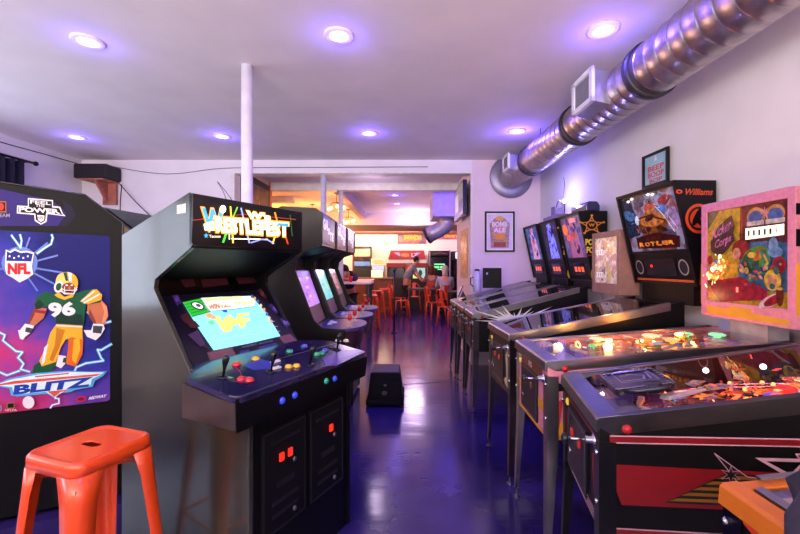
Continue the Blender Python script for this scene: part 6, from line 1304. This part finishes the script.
# ================================================================== people
def body(name, joints, bones, rad, mat, parent):
    me = bpy.data.meshes.new(name); me.from_pydata(joints, bones, []); o = bpy.data.objects.new(name, me); COL.objects.link(o); o.parent = parent
    sk = o.modifiers.new('skin', 'SKIN'); me.skin_vertices.new() if not me.skin_vertices else None
    lay = me.skin_vertices[0].data
    for i, r in enumerate(rad): lay[i].radius = (r, r) if not isinstance(r, tuple) else r
    lay[0].use_root = True
    s = o.modifiers.new('sub', 'SUBSURF'); s.levels = 2; s.render_levels = 2; me.materials.append(mat)
    for p in me.polygons: p.use_smooth = True
    sk.use_smooth_shade = True
    return o
SKN = M((196, 140, 116), .6, noise=.05, nm='skin'); 
def person(label, loc, rz, pose, shirt, pants, hair, long_hair=False, sleeves=True):
    t = thing('person', label, 'person', loc, rz)
    J = pose
    body('body', [J[k] for k in ('pelvis', 'chest', 'neck', 'head', 'sl', 'el', 'hl', 'sr', 'er', 'hr', 'kl', 'al', 'tl', 'kr', 'ar', 'tr')],
         [(0, 1), (1, 2), (2, 3), (1, 4), (4, 5), (5, 6), (1, 7), (7, 8), (8, 9), (0, 10), (10, 11), (11, 12), (0, 13), (13, 14), (14, 15)],
         [.12, .13, .05, .075, .055, .04, .025, .055, .04, .025, .07, .04, .03, .07, .04, .03], SKN, t)
    hd = V(J['head']); fw = V(J['face']).normalized(); m = MB()
    m.ball(tuple(hd + V((0, 0, .03))), (.085, .095, .12), SKN, n=18, m=12)
    side_ = fw.cross(V((0, 0, 1))).normalized()
    m.ball(tuple(hd + fw * .10 + V((0, 0, .02))), .014, SKN, n=8, m=6)
    for s in (-1, 1): m.ball(tuple(hd + side_ * s * .085 + V((0, 0, .02))), (.012, .018, .028), SKN, n=8, m=6); m.ball(tuple(hd + fw * .085 + side_ * s * .03 + V((0, 0, .045))), .011, M((30, 24, 24), .3, nm='eye'), n=8, m=6)
    m.ball(tuple(hd + fw * .088 + V((0, 0, -.03))), (.018, .018, .006), M((150, 80, 76), .5, nm='lips'), n=8, m=6)
    m.build('head', t)
    m = MB(); hm = M(hair, .8, nm='hair'); m.ball(tuple(hd - fw * .02 + V((0, 0, .055))), (.098, .105, .115), hm, n=18, m=12)
    if long_hair: m.ball(tuple(hd - fw * .06 + V((0, 0, -.06))), (.085, .085, .17), hm, n=16, m=10)
    m.build('hair', t)
    sm = M(shirt, .85, noise=.12, bump=.1, nm='shirt_cloth'); k = ('pelvis', 'chest', 'neckb', 'sl', 'el', 'sr', 'er'); J['neckb'] = tuple(V(J['chest']) * .35 + V(J['neck']) * .65)
    body('shirt', [J['pelvis'], J['chest'], J['neckb'], J['sl'], tuple(V(J['sl']) * .35 + V(J['el']) * .65) if not sleeves else J['el'], J['sr'], tuple(V(J['sr']) * .35 + V(J['er']) * .65) if not sleeves else J['er']] + ([tuple(V(J['el']) * .15 + V(J['hl']) * .85), tuple(V(J['er']) * .15 + V(J['hr']) * .85)] if sleeves else []),
         [(0, 1), (1, 2), (1, 3), (3, 4), (1, 5), (5, 6)] + ([(4, 7), (6, 8)] if sleeves else []), [.145, .155, .075, .075, .058, .075, .058] + ([.042, .042] if sleeves else []), sm, t)
    body('trousers', [J['pelvis'], J['kl'], J['al'], J['kr'], J['ar']], [(0, 1), (1, 2), (0, 3), (3, 4)], [.14, .085, .065, .085, .065], M(pants, .8, nm='trouser_cloth'), t)
    for a_, b_ in (('al', 'tl'), ('ar', 'tr')):
        m = MB(); p, q = V(J[a_]), V(J[b_]); c = (p + q) / 2; m.ball((c.x, c.y, .04), (.05 + abs(q.x - p.x) * .6, .05 + abs(q.y - p.y) * .6, .045), DARK, n=14, m=8); m.build('shoe', t)
    for kk in ('hl', 'hr'):
        el = V(J['el' if kk == 'hl' else 'er']); h_ = V(J[kk]); d = (h_ - el).normalized(); s1 = d.orthogonal().normalized(); m = MB()
        m.obox(h_ + d * .035, d * .04, s1 * .035, d.cross(s1) * .012, SKN)
        for f in range(4): m.tube([h_ + d * .07 + s1 * (-.027 + f * .018), h_ + d * (.105 + (.01, .02, .015, 0)[f]) + s1 * (-.027 + f * .018) - d.cross(s1) * .008, h_ + d * (.125 + (.01, .02, .015, 0)[f]) + s1 * (-.027 + f * .018) - d.cross(s1) * .022], .008, SKN, n=6)
        m.tube([h_ + d * .02 + s1 * .035, h_ + d * .05 + s1 * .058, h_ + d * .075 + s1 * .062], .009, SKN, n=6); m.build('hand', t)
    return t
# local +x = facing direction
stand = dict(pelvis=(0, 0, .92), chest=(.20, 0, 1.30), neck=(.32, 0, 1.46), head=(.38, 0, 1.56), face=(1, 0, -.3), sl=(.24, .19, 1.36), el=(.36, .24, 1.12), hl=(.52, .20, .98), sr=(.24, -.19, 1.36), er=(.38, -.24, 1.12), hr=(.54, -.18, .98),
             kl=(.05, .10, .50), al=(-.02, .12, .09), tl=(.12, .13, .04), kr=(.03, -.10, .50), ar=(-.08, -.12, .09), tr=(.06, -.13, .04))
person('person with short dark hair in a grey t-shirt leaning towards the red game', (-.06, 13.0, 0), math.radians(10), dict(stand), (112, 120, 150), (24, 22, 30), (24, 18, 20), sleeves=False)
def sit(h, lean=.1): return dict(pelvis=(0, 0, h + .11), chest=(lean * .6, 0, h + .48), neck=(lean, 0, h + .64), head=(lean * 1.2, 0, h + .76), face=(1, 0, -.1), sl=(lean * .7, .19, h + .53), el=(lean + .12, .23, h + .27), hl=(lean + .34, .14, h + .30), sr=(lean * .7, -.19, h + .53), er=(lean + .12, -.23, h + .27), hr=(lean + .34, -.14, h + .30),
             kl=(.42, .10, h + .08), al=(.42, .11, .09), tl=(.55, .12, .04), kr=(.42, -.10, h + .08), ar=(.40, -.11, .09), tr=(.53, -.12, .04))
person('person in a pale grey hooded top sitting with back turned at the dark table', (1.10, 11.47, 0), math.radians(90), sit(.50), (150, 152, 178), (40, 40, 60), (176, 160, 150), True)
person('person in a pinkish top sitting in front of the bright screen of the red game', (.80, 12.95, 0), math.radians(88), sit(.50), (130, 80, 100), (50, 60, 110), (90, 40, 30), True)
hun = dict(pelvis=(0, 0, .90), chest=(.34, 0, 1.20), neck=(.5, 0, 1.26), head=(.57, 0, 1.25), face=(.5, 0, -1), sl=(.40, .19, 1.22), el=(.55, .26, 1.13), hl=(.70, .10, 1.13), sr=(.40, -.19, 1.22), er=(.55, -.26, 1.13), hr=(.70, -.10, 1.13),
           kl=(.05, .10, .50), al=(-.02, .12, .09), tl=(.12, .13, .04), kr=(.03, -.10, .50), ar=(-.08, -.12, .09), tr=(.06, -.13, .04))
person('person in a dark navy jacket hunched over the white-topped high bar table', (-1.28, 9.0, 0), math.radians(-95), hun, (34, 28, 60), (24, 24, 34), (20, 16, 26))
